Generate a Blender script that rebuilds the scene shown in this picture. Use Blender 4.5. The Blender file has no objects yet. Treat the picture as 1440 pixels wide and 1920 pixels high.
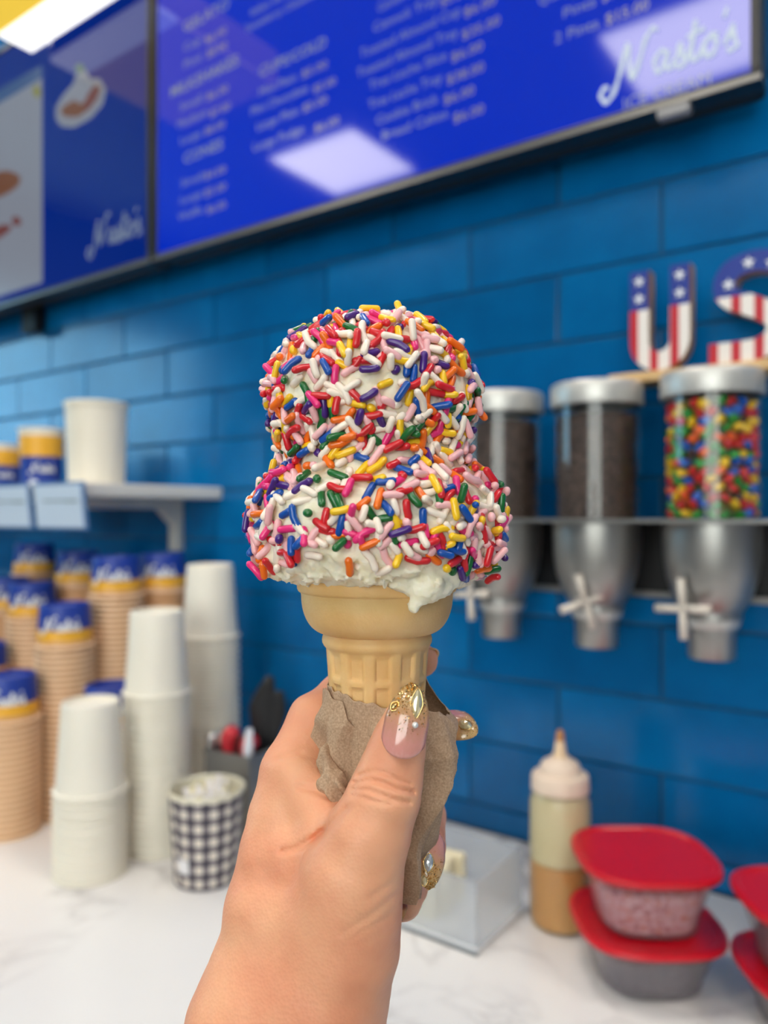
import bpy, bmesh, math, random
import numpy as np
from mathutils import Vector, Matrix

random.seed(7)
rng = np.random.default_rng(7)
S = bpy.context.scene
COL = S.collection
PI = math.pi

# ------------------------------------------------------------------ camera
CAMZ = 1.406                    # camera height above the floor
YAW = math.radians(35.8)        # camera looks to the left of the wall's normal
FPX = 1450.0
HZ = 965.0                      # horizon row
CX = 720.0
cs, sn = math.cos(YAW), math.sin(YAW)
cam_d = bpy.data.cameras.new('camera')
cam_d.sensor_fit = 'VERTICAL'
cam_d.sensor_height = 24.0
cam_d.lens = 24.0 * FPX / 1920.0
cam_d.shift_y = (HZ - 960.0) / 1920.0
cam_d.clip_start = 0.01
cam_d.dof.use_dof = True
cam_d.dof.focus_distance = 0.262
cam_d.dof.aperture_fstop = 4.8
cam = bpy.data.objects.new('camera', cam_d)
COL.objects.link(cam)
cam.location = (0, 0, CAMZ)
cam.rotation_euler = (PI / 2, 0, YAW)
S.camera = cam

# ------------------------------------------------------------------ world, exposure
S.view_settings.view_transform = 'Standard'
S.view_settings.look = 'None'
S.view_settings.gamma = 1.0
S.view_settings.use_curve_mapping = False
S.view_settings.exposure = 0.0
PANEL_STRENGTH = 16.5           # ceiling light panels
SKY_STRENGTH = 7.0              # overcast daylight beyond the window
W = bpy.data.worlds.new('world')
S.world = W
W.use_nodes = True
bgn = W.node_tree.nodes['Background']
bgn.inputs[0].default_value = (1.0, 0.97, 0.93, 1)
bgn.inputs[1].default_value = SKY_STRENGTH
try:
    S.cycles.max_bounces = 6
    S.cycles.transparent_max_bounces = 24
    S.cycles.caustics_refractive = False
    S.cycles.caustics_reflective = False
    S.cycles.sample_clamp_indirect = 6.0
except Exception:
    pass


# ------------------------------------------------------------------ coordinates
def wp(x, y, h):
    """room point from position beside the camera (x along wall, y to wall, h above camera)"""
    return Vector((x, y, CAMZ + h))


def c2w(p):
    return Vector((p[0] * cs - p[1] * sn, p[0] * sn + p[1] * cs, p[2] + CAMZ))


def pc(px, py, d):
    """camera-frame point in metres (right, forward, up), d in millimetres"""
    d = d / 1000.0
    return np.array([(px - CX) / FPX * d, d, (HZ - py) / FPX * d])


def on_plane(px, py, y):
    """room point (x, h, distance along view) on a plane parallel to the tiled wall"""
    a = (px - CX) / FPX
    z = y / (cs + a * sn)
    return z * (-sn + a * cs), (HZ - py) / FPX * z, z


# ------------------------------------------------------------------ materials
MATS = {}


def lin(c):
    return tuple(((v / 255.0) / 12.92 if v / 255.0 <= 0.04045 else ((v / 255.0 + 0.055) / 1.055) ** 2.4) for v in c)


def mat(name, rgb=(200, 200, 200), rough=0.5, metal=0.0, spec=0.5, coat=0.0, sss=0.0, sss_r=(1, 0.4, 0.2), sss_s=0.004,
        emit=None, estr=1.0):
    if name in MATS:
        return MATS[name]
    m = bpy.data.materials.new(name)
    m.use_nodes = True
    b = m.node_tree.nodes['Principled BSDF']
    b.inputs['Base Color'].default_value = (*lin(rgb), 1)
    b.inputs['Roughness'].default_value = rough
    b.inputs['Metallic'].default_value = metal
    b.inputs['Specular IOR Level'].default_value = spec
    b.inputs['Coat Weight'].default_value = coat
    b.inputs['Coat Roughness'].default_value = 0.08
    if sss > 0:
        b.inputs['Subsurface Weight'].default_value = sss
        b.inputs['Subsurface Radius'].default_value = sss_r
        b.inputs['Subsurface Scale'].default_value = sss_s
    if emit is not None:
        b.inputs['Emission Color'].default_value = (*lin(emit), 1)
        b.inputs['Emission Strength'].default_value = estr
    MATS[name] = m
    return m


def nd(m, typ, **kw):
    n = m.node_tree.nodes.new(typ)
    for k, v in kw.items():
        if hasattr(n, k):
            setattr(n, k, v)
        else:
            n.inputs[k].default_value = v
    return n


def lk(m, a, b):
    m.node_tree.links.new(a, b)


def bsdf(m):
    return m.node_tree.nodes['Principled BSDF']


def add_bump(m, scale, strength, dist=0.001, detail=4.0, coord='Object'):
    t = nd(m, 'ShaderNodeTexCoord')
    n = nd(m, 'ShaderNodeTexNoise')
    n.inputs['Scale'].default_value = scale
    n.inputs['Detail'].default_value = detail
    b = nd(m, 'ShaderNodeBump')
    b.inputs['Strength'].default_value = strength
    b.inputs['Distance'].default_value = dist
    lk(m, t.outputs[coord], n.inputs['Vector'])
    lk(m, n.outputs['Fac'], b.inputs['Height'])
    lk(m, b.outputs['Normal'], bsdf(m).inputs['Normal'])
    return n


def ramp(m, fac, stops, interp='LINEAR'):
    r = nd(m, 'ShaderNodeValToRGB')
    r.color_ramp.interpolation = interp
    els = r.color_ramp.elements
    while len(els) > 1:
        els.remove(els[-1])
    els[0].position = stops[0][0]
    els[0].color = (*lin(stops[0][1]), 1)
    for p, c in stops[1:]:
        e = els.new(p)
        e.color = (*lin(c), 1)
    lk(m, fac, r.inputs['Fac'])
    return r.outputs['Color']


def noise_colour(name, stops, scale, rough=0.5, detail=5.0, coord='Object', bump=0.0, bdist=0.001, **kw):
    if name in MATS:
        return MATS[name]
    m = mat(name, stops[0][1], rough, **kw)
    t = nd(m, 'ShaderNodeTexCoord')
    n = nd(m, 'ShaderNodeTexNoise')
    n.inputs['Scale'].default_value = scale
    n.inputs['Detail'].default_value = detail
    lk(m, t.outputs[coord], n.inputs['Vector'])
    lk(m, ramp(m, n.outputs['Fac'], stops), bsdf(m).inputs['Base Color'])
    if bump:
        b = nd(m, 'ShaderNodeBump')
        b.inputs['Strength'].default_value = bump
        b.inputs['Distance'].default_value = bdist
        lk(m, n.outputs['Fac'], b.inputs['Height'])
        lk(m, b.outputs['Normal'], bsdf(m).inputs['Normal'])
    return m


def clear(name, tint=(235, 240, 240), ior=1.35, rough=0.04, haze=0.0, hazec=(230, 230, 230)):
    """thin clear plastic or glass: light passes, the surface mirrors a little; haze makes it milky"""
    if name in MATS:
        return MATS[name]
    m = bpy.data.materials.new(name)
    m.use_nodes = True
    nt = m.node_tree
    nt.nodes.clear()
    out = nt.nodes.new('ShaderNodeOutputMaterial')
    tr = nt.nodes.new('ShaderNodeBsdfTransparent')
    tr.inputs[0].default_value = (*lin(tint), 1)
    gl = nt.nodes.new('ShaderNodeBsdfGlossy')
    gl.inputs['Roughness'].default_value = rough
    lw = nt.nodes.new('ShaderNodeLayerWeight')
    lw.inputs[0].default_value = .5
    pw_ = nt.nodes.new('ShaderNodeMath')
    pw_.operation = 'POWER'
    pw_.inputs[1].default_value = 4.0
    fr = nt.nodes.new('ShaderNodeMath')
    fr.operation = 'MULTIPLY_ADD'
    fr.inputs[1].default_value = .6
    fr.inputs[2].default_value = ((ior - 1) / (ior + 1)) ** 2 * 1.4
    nt.links.new(lw.outputs['Facing'], pw_.inputs[0])
    nt.links.new(pw_.outputs[0], fr.inputs[0])
    mx = nt.nodes.new('ShaderNodeMixShader')
    nt.links.new(fr.outputs[0], mx.inputs[0])
    src = tr.outputs[0]
    if haze > 0:
        df = nt.nodes.new('ShaderNodeBsdfDiffuse')
        df.inputs[0].default_value = (*lin(hazec), 1)
        tl = nt.nodes.new('ShaderNodeBsdfTranslucent')
        tl.inputs[0].default_value = (*lin(hazec), 1)
        m1 = nt.nodes.new('ShaderNodeMixShader')
        m1.inputs[0].default_value = 0.5
        nt.links.new(df.outputs[0], m1.inputs[1])
        nt.links.new(tl.outputs[0], m1.inputs[2])
        m2 = nt.nodes.new('ShaderNodeMixShader')
        m2.inputs[0].default_value = haze
        nt.links.new(tr.outputs[0], m2.inputs[1])
        nt.links.new(m1.outputs[0], m2.inputs[2])
        src = m2.outputs[0]
    nt.links.new(src, mx.inputs[1])
    nt.links.new(gl.outputs[0], mx.inputs[2])
    nt.links.new(mx.outputs[0], out.inputs[0])
    MATS[name] = m
    return m


# ------------------------------------------------------------------ mesh helpers
def mesh(name, verts, faces, smooth=True, uvs=None):
    me = bpy.data.meshes.new(name)
    me.from_pydata([tuple(map(float, v)) for v in verts], [], [tuple(int(i) for i in f) for f in faces])
    me.update()
    if smooth and len(me.polygons):
        me.polygons.foreach_set('use_smooth', [True] * len(me.polygons))
    if uvs is not None:
        uvl = me.uv_layers.new(name='uv')
        li = np.zeros(len(me.loops), dtype=np.int32)
        me.loops.foreach_get('vertex_index', li)
        uvl.data.foreach_set('uv', np.asarray(uvs, dtype=np.float32)[li].ravel())
    return me


def obj(name, me, material=None, parent=None, loc=None, rot=None):
    o = bpy.data.objects.new(name, me)
    COL.objects.link(o)
    if material is not None and me is not None and len(me.materials) == 0:
        me.materials.append(material)
    if parent is not None:
        o.parent = parent
    if loc is not None:
        o.location = loc
    if rot is not None:
        o.rotation_euler = rot
    return o


def tag(o, label=None, cat=None, group=None, kind=None):
    if label:
        o['label'] = label
    if cat:
        o['category'] = cat
    if group:
        o['group'] = group
    if kind:
        o['kind'] = kind
    return o


def empty(name, loc=(0, 0, 0), rz=0.0, **kw):
    o = bpy.data.objects.new(name, None)
    o.empty_display_size = 0.02
    COL.objects.link(o)
    o.location = loc
    o.rotation_euler = (0, 0, rz)
    return tag(o, **kw)


class MB:
    """collects shapes for one mesh"""

    def __init__(s):
        s.v, s.f = [], []

    def add(s, v, f):
        k = len(s.v)
        s.v += [tuple(p) for p in v]
        s.f += [tuple(i + k for i in q) for q in f]
        return s

    def box(s, lo, hi):
        (a, b, c), (d, e, g) = lo, hi
        v = [(a, b, c), (d, b, c), (d, e, c), (a, e, c), (a, b, g), (d, b, g), (d, e, g), (a, e, g)]
        f = [(0, 3, 2, 1), (4, 5, 6, 7), (0, 1, 5, 4), (1, 2, 6, 5), (2, 3, 7, 6), (3, 0, 4, 7)]
        return s.add(v, f)

    def tube(s, pts, r, seg=8, flat=1.0, flat_axis=None):
        pts = [Vector(p) for p in pts]
        n = len(pts)
        rs = r if hasattr(r, '__len__') else [r] * n
        up = None
        rings = []
        for i, p in enumerate(pts):
            t = (pts[min(i + 1, n - 1)] - pts[max(i - 1, 0)])
            t = t.normalized() if t.length > 1e-12 else Vector((0, 0, 1))
            if up is None:
                up = Vector((0, 0, 1)) if abs(t.z) < 0.9 else Vector((1, 0, 0))
            a = t.cross(up)
            if a.length < 1e-6:
                a = t.cross(Vector((0, 1, 0)))
            a.normalize()
            b = a.cross(t).normalized()
            up = b
            ring = []
            for k in range(seg):
                an = 2 * PI * k / seg
                q = a * math.cos(an) * rs[i] + b * math.sin(an) * rs[i]
                if flat_axis is not None:
                    fa = Vector(flat_axis)
                    q -= fa * q.dot(fa) * (1 - flat)
                ring.append(p + q)
            rings.append(ring)
        v = [q for rg in rings for q in rg]
        f = []
        for i in range(n - 1):
            for k in range(seg):
                k2 = (k + 1) % seg
                f.append((i * seg + k, i * seg + k2, (i + 1) * seg + k2, (i + 1) * seg + k))
        f.append(tuple(range(seg))[::-1])
        f.append(tuple((n - 1) * seg + k for k in range(seg)))
        return s.add(v, f)

    def me(s, name='mesh', smooth=False):
        return mesh(name, s.v, s.f, smooth)


def bev(o, w, seg=2):
    m = o.modifiers.new('bevel', 'BEVEL')
    m.width = w
    m.segments = seg
    m.limit_method = 'ANGLE'
    for p in o.data.polygons:
        p.use_smooth = True
    w2 = o.modifiers.new('normals', 'WEIGHTED_NORMAL')
    w2.keep_sharp = True
    return o


def box(name, lo, hi, m, parent=None, loc=None, rot=None, b=0.0):
    o = obj(name, MB().box(lo, hi).me(name), m, parent, loc, rot)
    if b:
        bev(o, b)
    return o


def lathe(name, prof, seg=48, smooth=True, rad=None):
    """prof: (radius, height) points; rad(theta, r, z) may reshape the radius"""
    v, f, uv = [], [], []
    n = len(prof)
    zmin = min(p[1] for p in prof)
    zr = max(p[1] for p in prof) - zmin or 1
    for (r, z) in prof:
        for k in range(seg + 1):
            t = 2 * PI * k / seg
            rr = rad(t, r, z) if rad else r
            v.append((rr * math.cos(t), rr * math.sin(t), z))
            uv.append((k / seg, (z - zmin) / zr))
    w = seg + 1
    for i in range(n - 1):
        for k in range(seg):
            f.append((i * w + k, i * w + k + 1, (i + 1) * w + k + 1, (i + 1) * w + k))
    me = mesh(name, v, f, smooth, uv)
    bm = bmesh.new()
    bm.from_mesh(me)
    bmesh.ops.remove_doubles(bm, verts=bm.verts, dist=1e-7)
    bmesh.ops.recalc_face_normals(bm, faces=bm.faces)
    bm.to_mesh(me)
    bm.free()
    if smooth:
        me.polygons.foreach_set('use_smooth', [True] * len(me.polygons))
        try:
            me.set_sharp_from_angle(angle=math.radians(38))
        except Exception:
            pass
    return me


def superloft(name, secs, seg=64, e=4.0, wav=0.0):
    """stack of rounded-square rings: (half_x, half_y, z)"""
    v, f = [], []
    for (hx, hy, z) in secs:
        for k in range(seg):
            t = 2 * PI * k / seg
            c, s_ = math.cos(t), math.sin(t)
            rr = (abs(c) ** e + abs(s_) ** e) ** (-1.0 / e)
            v.append((hx * rr * c, hy * rr * s_, z))
    n = len(secs)
    for i in range(n - 1):
        for k in range(seg):
            k2 = (k + 1) % seg
            f.append((i * seg + k, i * seg + k2, (i + 1) * seg + k2, (i + 1) * seg + k))
    if secs[0][0] > 1e-5:
        f.append(tuple(range(seg))[::-1])
    if secs[-1][0] > 1e-5:
        f.append(tuple((n - 1) * seg + k for k in range(seg)))
    me = mesh(name, v, f, True)
    try:
        me.set_sharp_from_angle(angle=math.radians(35))
    except Exception:
        pass
    return me


def catmull(pts, n=8):
    P = [np.array(p, float) for p in pts]
    if len(P) < 3:
        return P
    P = [2 * P[0] - P[1]] + P + [2 * P[-1] - P[-2]]
    out = []
    for i in range(1, len(P) - 2):
        for k in range(n):
            t = k / n
            out.append(0.5 * ((2 * P[i]) + (-P[i - 1] + P[i + 1]) * t + (2 * P[i - 1] - 5 * P[i] + 4 * P[i + 1] - P[i + 2]) * t * t
                              + (-P[i - 1] + 3 * P[i] - 3 * P[i + 1] + P[i + 2]) * t ** 3))
    out.append(P[-2])
    return out


# ---- lattice noise for shaping
_lat = rng.random((64, 64, 64)).astype(np.float32)


def vnoise(p, freq, off=0.0):
    q = p * freq + off + 1000.0
    i = np.floor(q).astype(np.int64)
    f = (q - i).astype(np.float32)
    f = f * f * (3 - 2 * f)
    i0, i1 = i & 63, (i + 1) & 63
    x0, y0, z0 = i0[:, 0], i0[:, 1], i0[:, 2]
    x1, y1, z1 = i1[:, 0], i1[:, 1], i1[:, 2]
    fx, fy, fz = f[:, 0], f[:, 1], f[:, 2]
    c00 = _lat[x0, y0, z0] * (1 - fx) + _lat[x1, y0, z0] * fx
    c10 = _lat[x0, y1, z0] * (1 - fx) + _lat[x1, y1, z0] * fx
    c01 = _lat[x0, y0, z1] * (1 - fx) + _lat[x1, y0, z1] * fx
    c11 = _lat[x0, y1, z1] * (1 - fx) + _lat[x1, y1, z1] * fx
    c0 = c00 * (1 - fy) + c10 * fy
    c1 = c01 * (1 - fy) + c11 * fy
    return (c0 * (1 - fz) + c1 * fz) * 2 - 1


# ---- blended solid -> mesh (surface nets)
def seg_d(p, a, b, ra, rb):
    a = np.asarray(a, np.float32)
    b = np.asarray(b, np.float32)
    ba = b - a
    pa = p - a
    t = np.clip((pa @ ba) / max(float(ba @ ba), 1e-9), 0, 1)
    return np.sqrt(((pa - t[:, None] * ba) ** 2).sum(1)) - (ra + (rb - ra) * t)


def smin(a, b, k):
    h = np.clip(0.5 + 0.5 * (b - a) / k, 0, 1)
    return b * (1 - h) + a * h - k * h * (1 - h)


def nets(fn, lo, hi, h, name, passes=2):
    lo = np.array(lo, np.float32)
    hi = np.array(hi, np.float32)
    n = (np.ceil((hi - lo) / h / 4) * 4 + 1).astype(int)
    nc = (n - 1) // 4 + 1
    gx, gy, gz = [lo[i] + np.arange(nc[i], dtype=np.float32) * h * 4 for i in range(3)]
    G = np.stack(np.meshgrid(gx, gy, gz, indexing='ij'), -1).reshape(-1, 3)
    dc = fn(G).reshape(nc)
    up = np.repeat(np.repeat(np.repeat(dc, 4, 0), 4, 1), 4, 2)[2:2 + n[0], 2:2 + n[1], 2:2 + n[2]]
    pad = [(0, n[i] - up.shape[i]) for i in range(3)]
    F = np.pad(up, pad, mode='edge').astype(np.float32)
    act = np.argwhere(np.abs(F) < h * 8.5)
    P = lo + act.astype(np.float32) * h
    F[act[:, 0], act[:, 1], act[:, 2]] = fn(P)
    ins = F < 0
    corners = [(i, j, k) for i in (0, 1) for j in (0, 1) for k in (0, 1)]
    sl = lambda o: tuple(slice(o[i], n[i] - 1 + o[i]) for i in range(3))
    cnt = sum(ins[sl(c)].astype(np.int8) for c in corners)
    cells = np.argwhere((cnt > 0) & (cnt < 8))
    idx = -np.ones(tuple(n - 1), dtype=np.int64)
    idx[cells[:, 0], cells[:, 1], cells[:, 2]] = np.arange(len(cells))
    acc = np.zeros((len(cells), 3), np.float32)
    num = np.zeros(len(cells), np.float32)
    for a in corners:
        for ax in range(3):
            if a[ax]:
                continue
            b = list(a)
            b[ax] = 1
            ca, cb = cells + np.array(a), cells + np.array(b)
            fa = F[ca[:, 0], ca[:, 1], ca[:, 2]]
            fb = F[cb[:, 0], cb[:, 1], cb[:, 2]]
            m = (fa < 0) != (fb < 0)
            t = np.where(m, fa / np.where(np.abs(fa - fb) < 1e-12, 1, fa - fb), 0)
            pt = np.repeat(np.array([a], np.float32), len(cells), 0)
            pt[:, ax] = t
            acc[m] += pt[m]
            num[m] += 1
    V = lo + (cells + acc / np.maximum(num, 1)[:, None]) * h
    Q = []
    for ax in range(3):
        u, w = [(1, 2), (2, 0), (0, 1)][ax]
        s0 = [slice(1, n[i] - 1) for i in range(3)]
        s1 = list(s0)
        s0[ax] = slice(0, n[ax] - 1)
        s1[ax] = slice(1, n[ax])
        A, B = ins[tuple(s0)], ins[tuple(s1)]
        e = np.argwhere(A != B)
        off = np.array([1, 1, 1])
        off[ax] = 0
        g = e + off
        flip = A[e[:, 0], e[:, 1], e[:, 2]]
        du = np.zeros(3, int)
        du[u] = 1
        dw = np.zeros(3, int)
        dw[w] = 1
        ids = [idx[tuple((g - q).T)] for q in (du + dw, dw, 0 * du, du)]
        q = np.stack(ids, 1)
        q[~flip] = q[~flip][:, ::-1]
        Q.append(q)
    Q = np.concatenate(Q)
    Q = Q[(Q >= 0).all(1)]
    # one light smoothing pass
    for _ in range(passes):
        s = np.zeros_like(V)
        c = np.zeros(len(V), np.float32)
        for k in range(4):
            a_, b_ = Q[:, k], Q[:, (k + 1) % 4]
            np.add.at(s, a_, V[b_])
            np.add.at(c, a_, 1)
        V = V * 0.5 + 0.5 * s / np.maximum(c, 1)[:, None]
    me = bpy.data.meshes.new(name)
    me.vertices.add(len(V))
    me.vertices.foreach_set('co', V.astype(np.float32).ravel())
    me.loops.add(len(Q) * 4)
    me.loops.foreach_set('vertex_index', Q.astype(np.int32).ravel())
    me.polygons.add(len(Q))
    me.polygons.foreach_set('loop_start', np.arange(len(Q), dtype=np.int32) * 4)
    me.polygons.foreach_set('loop_total', np.full(len(Q), 4, dtype=np.int32))
    me.polygons.foreach_set('use_smooth', np.ones(len(Q), dtype=bool))
    me.update(calc_edges=True)
    me.validate()
    return me, V, Q


# =================================================================== THE SETTING
COUNTER_H = 0.9
WALL_Y = 1.1
ZF = lambda h: CAMZ + h
ROOM_X0, ROOM_X1, ROOM_Y0, CEIL = -4.5, 2.6, -3.4, CAMZ + 1.9

m_floor = noise_colour('floor_tile', [(0.3, (120, 118, 114)), (0.7, (140, 137, 132))], 3.0, 0.5)
m_plaster = noise_colour('blue_grey_paint', [(0.3, (88, 96, 108)), (0.7, (98, 106, 118))], 2.0, 0.6)
m_ceil = noise_colour('ceiling_white', [(0.3, (214, 212, 206)), (0.7, (226, 224, 218))], 40.0, 0.9)
m_grout = noise_colour('blue_grout', [(0.3, (34, 82, 116)), (0.7, (44, 94, 128))], 60.0, 0.85)

tag(box('floor', (ROOM_X0, ROOM_Y0, -0.1), (ROOM_X1, WALL_Y + .02, 0), m_floor), 'grey tiled shop floor', kind='structure')
tag(box('ceiling', (ROOM_X0, ROOM_Y0, CEIL), (ROOM_X1, WALL_Y + .02, CEIL + .1), m_ceil), 'white shop ceiling', kind='structure')
tag(box('wall_right', (ROOM_X1, ROOM_Y0, 0), (ROOM_X1 + .1, WALL_Y + .02, CEIL), m_plaster), 'painted side wall', kind='structure')
FX0, FX1, FZ0, FZ1 = -.5, 2.5, 1.0, 2.95
wfm = MB()
wfm.box((ROOM_X0, ROOM_Y0 - .1, 0), (FX0, ROOM_Y0, CEIL))
wfm.box((FX1, ROOM_Y0 - .1, 0), (ROOM_X1, ROOM_Y0, CEIL))
wfm.box((FX0, ROOM_Y0 - .1, 0), (FX1, ROOM_Y0, FZ0))
wfm.box((FX0, ROOM_Y0 - .1, FZ1), (FX1, ROOM_Y0, CEIL))
tag(obj('wall_front', wfm.me('wall_front'), m_plaster), 'painted wall opposite the counter with an opening for the added window', kind='structure')
# left wall with a window opening
WY0, WY1, WZ0, WZ1 = -1.7, 0.15, 1.72, 2.7
wl = MB()
wl.box((ROOM_X0 - .12, ROOM_Y0, 0), (ROOM_X0, WY0, CEIL))
wl.box((ROOM_X0 - .12, WY1, 0), (ROOM_X0, WALL_Y + .02, CEIL))
wl.box((ROOM_X0 - .12, WY0, 0), (ROOM_X0, WY1, WZ0))
wl.box((ROOM_X0 - .12, WY0, WZ1), (ROOM_X0, WY1, CEIL))
tag(obj('wall_left', wl.me('wall_left'), m_plaster), 'side wall with the shop window', kind='structure')
win = empty('window_1', (ROOM_X0 - .06, (WY0 + WY1) / 2, WZ0), kind='structure', label='shop window letting in daylight')
wf = MB()
hw = (WY1 - WY0) / 2
for (a, b) in (((-.03, -hw, 0), (.03, -hw + .05, WZ1 - WZ0)), ((-.03, hw - .05, 0), (.03, hw, WZ1 - WZ0)),
               ((-.03, -hw, 0), (.03, hw, .05)), ((-.03, -hw, WZ1 - WZ0 - .05), (.03, hw, WZ1 - WZ0)),
               ((-.025, -.02, 0), (.025, .02, WZ1 - WZ0))):
    wf.box(a, b)
obj('window_frame', wf.me('window_frame'), mat('frame_white', (230, 230, 228), .5), win)
m_pane = clear('window_glass', (245, 250, 250), 1.4, .01)
m_pane_blue = clear('window_glass_blue', (196, 232, 250), 1.4, .01)  # blue tint puts the cool skylight of the tile reflections into the glass
for s_ in (-1, 1):
    box('pane', (-.003, min(s_ * .02, s_ * (hw - .05)), .05), (.003, max(s_ * .02, s_ * (hw - .05)), WZ1 - WZ0 - .05), m_pane_blue, win)

win = empty('fill_window', ((FX0 + FX1) / 2, ROOM_Y0 - .05, FZ0), kind='structure', label='unseen shop window added behind the photographer for frontal daylight')  # unseen window, added to throw frontal daylight on the cone
wf = MB()
hw = (FX1 - FX0) / 2
hz_ = FZ1 - FZ0
for (a, b) in (((-hw, -.03, 0), (-hw + .05, .03, hz_)), ((hw - .05, -.03, 0), (hw, .03, hz_)), ((-hw, -.03, 0), (hw, .03, .05)), ((-hw, -.03, hz_ - .05), (hw, .03, hz_)), ((-.02, -.025, 0), (.02, .025, hz_))):
    wf.box(a, b)
obj('window_frame', wf.me('window_frame'), mat('frame_white'), win)
for s_ in (-1, 1):
    box('pane', (min(s_ * .02, s_ * (hw - .05)), -.003, .05), (max(s_ * .02, s_ * (hw - .05)), .003, hz_ - .05), m_pane, win)

# ---- tiled wall
wall = empty('wall_back', (0, WALL_Y, 0), kind='structure', label='wall of glossy blue handmade tiles in running bond')
box('grout_bed', (ROOM_X0, .005, 0), (ROOM_X1, .12, CEIL), m_grout, wall)

m_tile = mat('blue_glaze', (4, 92, 140), 0.16, spec=0.4)
t_ = nd(m_tile, 'ShaderNodeTexCoord')
oi = nd(m_tile, 'ShaderNodeObjectInfo')
nz = nd(m_tile, 'ShaderNodeTexNoise')
nz.inputs['Scale'].default_value = 9.0
nz.inputs['Detail'].default_value = 4.0
ad = nd(m_tile, 'ShaderNodeVectorMath', operation='ADD')
cx_ = nd(m_tile, 'ShaderNodeCombineXYZ')
ml = nd(m_tile, 'ShaderNodeMath', operation='MULTIPLY')
ml.inputs[1].default_value = 37.0
lk(m_tile, oi.outputs['Random'], ml.inputs[0])
lk(m_tile, ml.outputs[0], cx_.inputs[0])
lk(m_tile, t_.outputs['Object'], ad.inputs[0])
lk(m_tile, cx_.outputs[0], ad.inputs[1])
lk(m_tile, ad.outputs[0], nz.inputs['Vector'])
mxr = nd(m_tile, 'ShaderNodeMath', operation='MULTIPLY_ADD')
mxr.inputs[1].default_value = 0.34
lk(m_tile, oi.outputs['Random'], mxr.inputs[0])
sb = nd(m_tile, 'ShaderNodeMath', operation='MULTIPLY')
sb.inputs[1].default_value = 0.66
lk(m_tile, nz.outputs['Fac'], sb.inputs[0])
lk(m_tile, sb.outputs[0], mxr.inputs[2])
lk(m_tile, ramp(m_tile, mxr.outputs[0], [(0.2, (0, 82, 138)), (0.5, (0, 100, 162)), (0.8, (4, 118, 184))]), bsdf(m_tile).inputs['Base Color'])
bp = nd(m_tile, 'ShaderNodeBump')
bp.inputs['Strength'].default_value = 0.035
bp.inputs['Distance'].default_value = 0.004
lk(m_tile, nz.outputs['Fac'], bp.inputs['Height'])
lk(m_tile, bp.outputs['Normal'], bsdf(m_tile).inputs['Normal'])

TP, TU = 0.1035, 0.3045


def tile_mesh(w, h, bowl, name='tile'):
    """glazed tile: slightly bowed face, narrow rounded edge"""
    bm = bmesh.new()
    e = .0022
    xs = [-w / 2, -w / 2 + e * .4, -w / 2 + e, -w / 6, w / 6, w / 2 - e, w / 2 - e * .4, w / 2]
    zs = [-h / 2, -h / 2 + e * .4, -h / 2 + e, 0, h / 2 - e, h / 2 - e * .4, h / 2]
    vs = {}
    for i, x in enumerate(xs):
        for j, z in enumerate(zs):
            u, v = 2 * x / w, 2 * z / h
            d = min(w / 2 - abs(x), h / 2 - abs(z))
            edge = .0016 if d < 1e-9 else (.0005 if d < e * .6 else 0)
            vs[i, j] = bm.verts.new((x, edge, z))
    nx, nz_ = len(xs) - 1, len(zs) - 1
    for i in range(nx):
        for j in range(nz_):
            bm.faces.new((vs[i, j], vs[i + 1, j], vs[i + 1, j + 1], vs[i, j + 1]))
    ring = [vs[i, 0] for i in range(nx + 1)] + [vs[nx, j] for j in range(1, nz_ + 1)] + \
           [vs[i, nz_] for i in range(nx - 1, -1, -1)] + [vs[0, j] for j in range(nz_ - 1, 0, -1)]
    back = [bm.verts.new((p.co.x, 0.009, p.co.z)) for p in ring]
    for k in range(len(ring)):
        k2 = (k + 1) % len(ring)
        bm.faces.new((ring[k2], ring[k], back[k], back[k2]))
    me = bpy.data.meshes.new(name)
    bm.to_mesh(me)
    bm.free()
    me.materials.append(m_tile)
    return me


G = 0.0035
tile_full = [tile_mesh(TU - G, TP - G, 0)]
lowh = (-4.5 * TP) - (COUNTER_H - CAMZ)
tile_low = tile_mesh(TU - G, lowh - G, .3)
far = MB()
for r in range(-5, 19):
    hc = r * TP
    for k in range(-10, 11):
        u = -0.317 - TU * k - TU / 2 + (TU / 2 if r % 2 else 0)
        if u < ROOM_X0 + .2 or u > ROOM_X1 - .2:
            continue
        if r == -5:
            hcc = (-4.5 * TP + (COUNTER_H - CAMZ)) / 2
            me = tile_low
        else:
            hcc, me = hc, random.choice(tile_full)
        if hcc + CAMZ > CEIL - TP / 2:
            continue
        if -3.9 < u < .9 and r <= 5:
            o = obj('tile', me, None, wall, (u, 0, CAMZ + hcc))
            o.rotation_euler = (random.uniform(-.003, .003), random.uniform(-.002, .002), random.uniform(-.004, .004))
        else:
            hh2 = (lowh if r == -5 else TP) / 2 - G / 2
            far.box((u - TU / 2 + G / 2, 0, CAMZ + hcc - hh2), (u + TU / 2 - G / 2, .01, CAMZ + hcc + hh2))
o = obj('tile_field', far.me('tile_field'), m_tile, wall)
o['kind'] = 'stuff'

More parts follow.
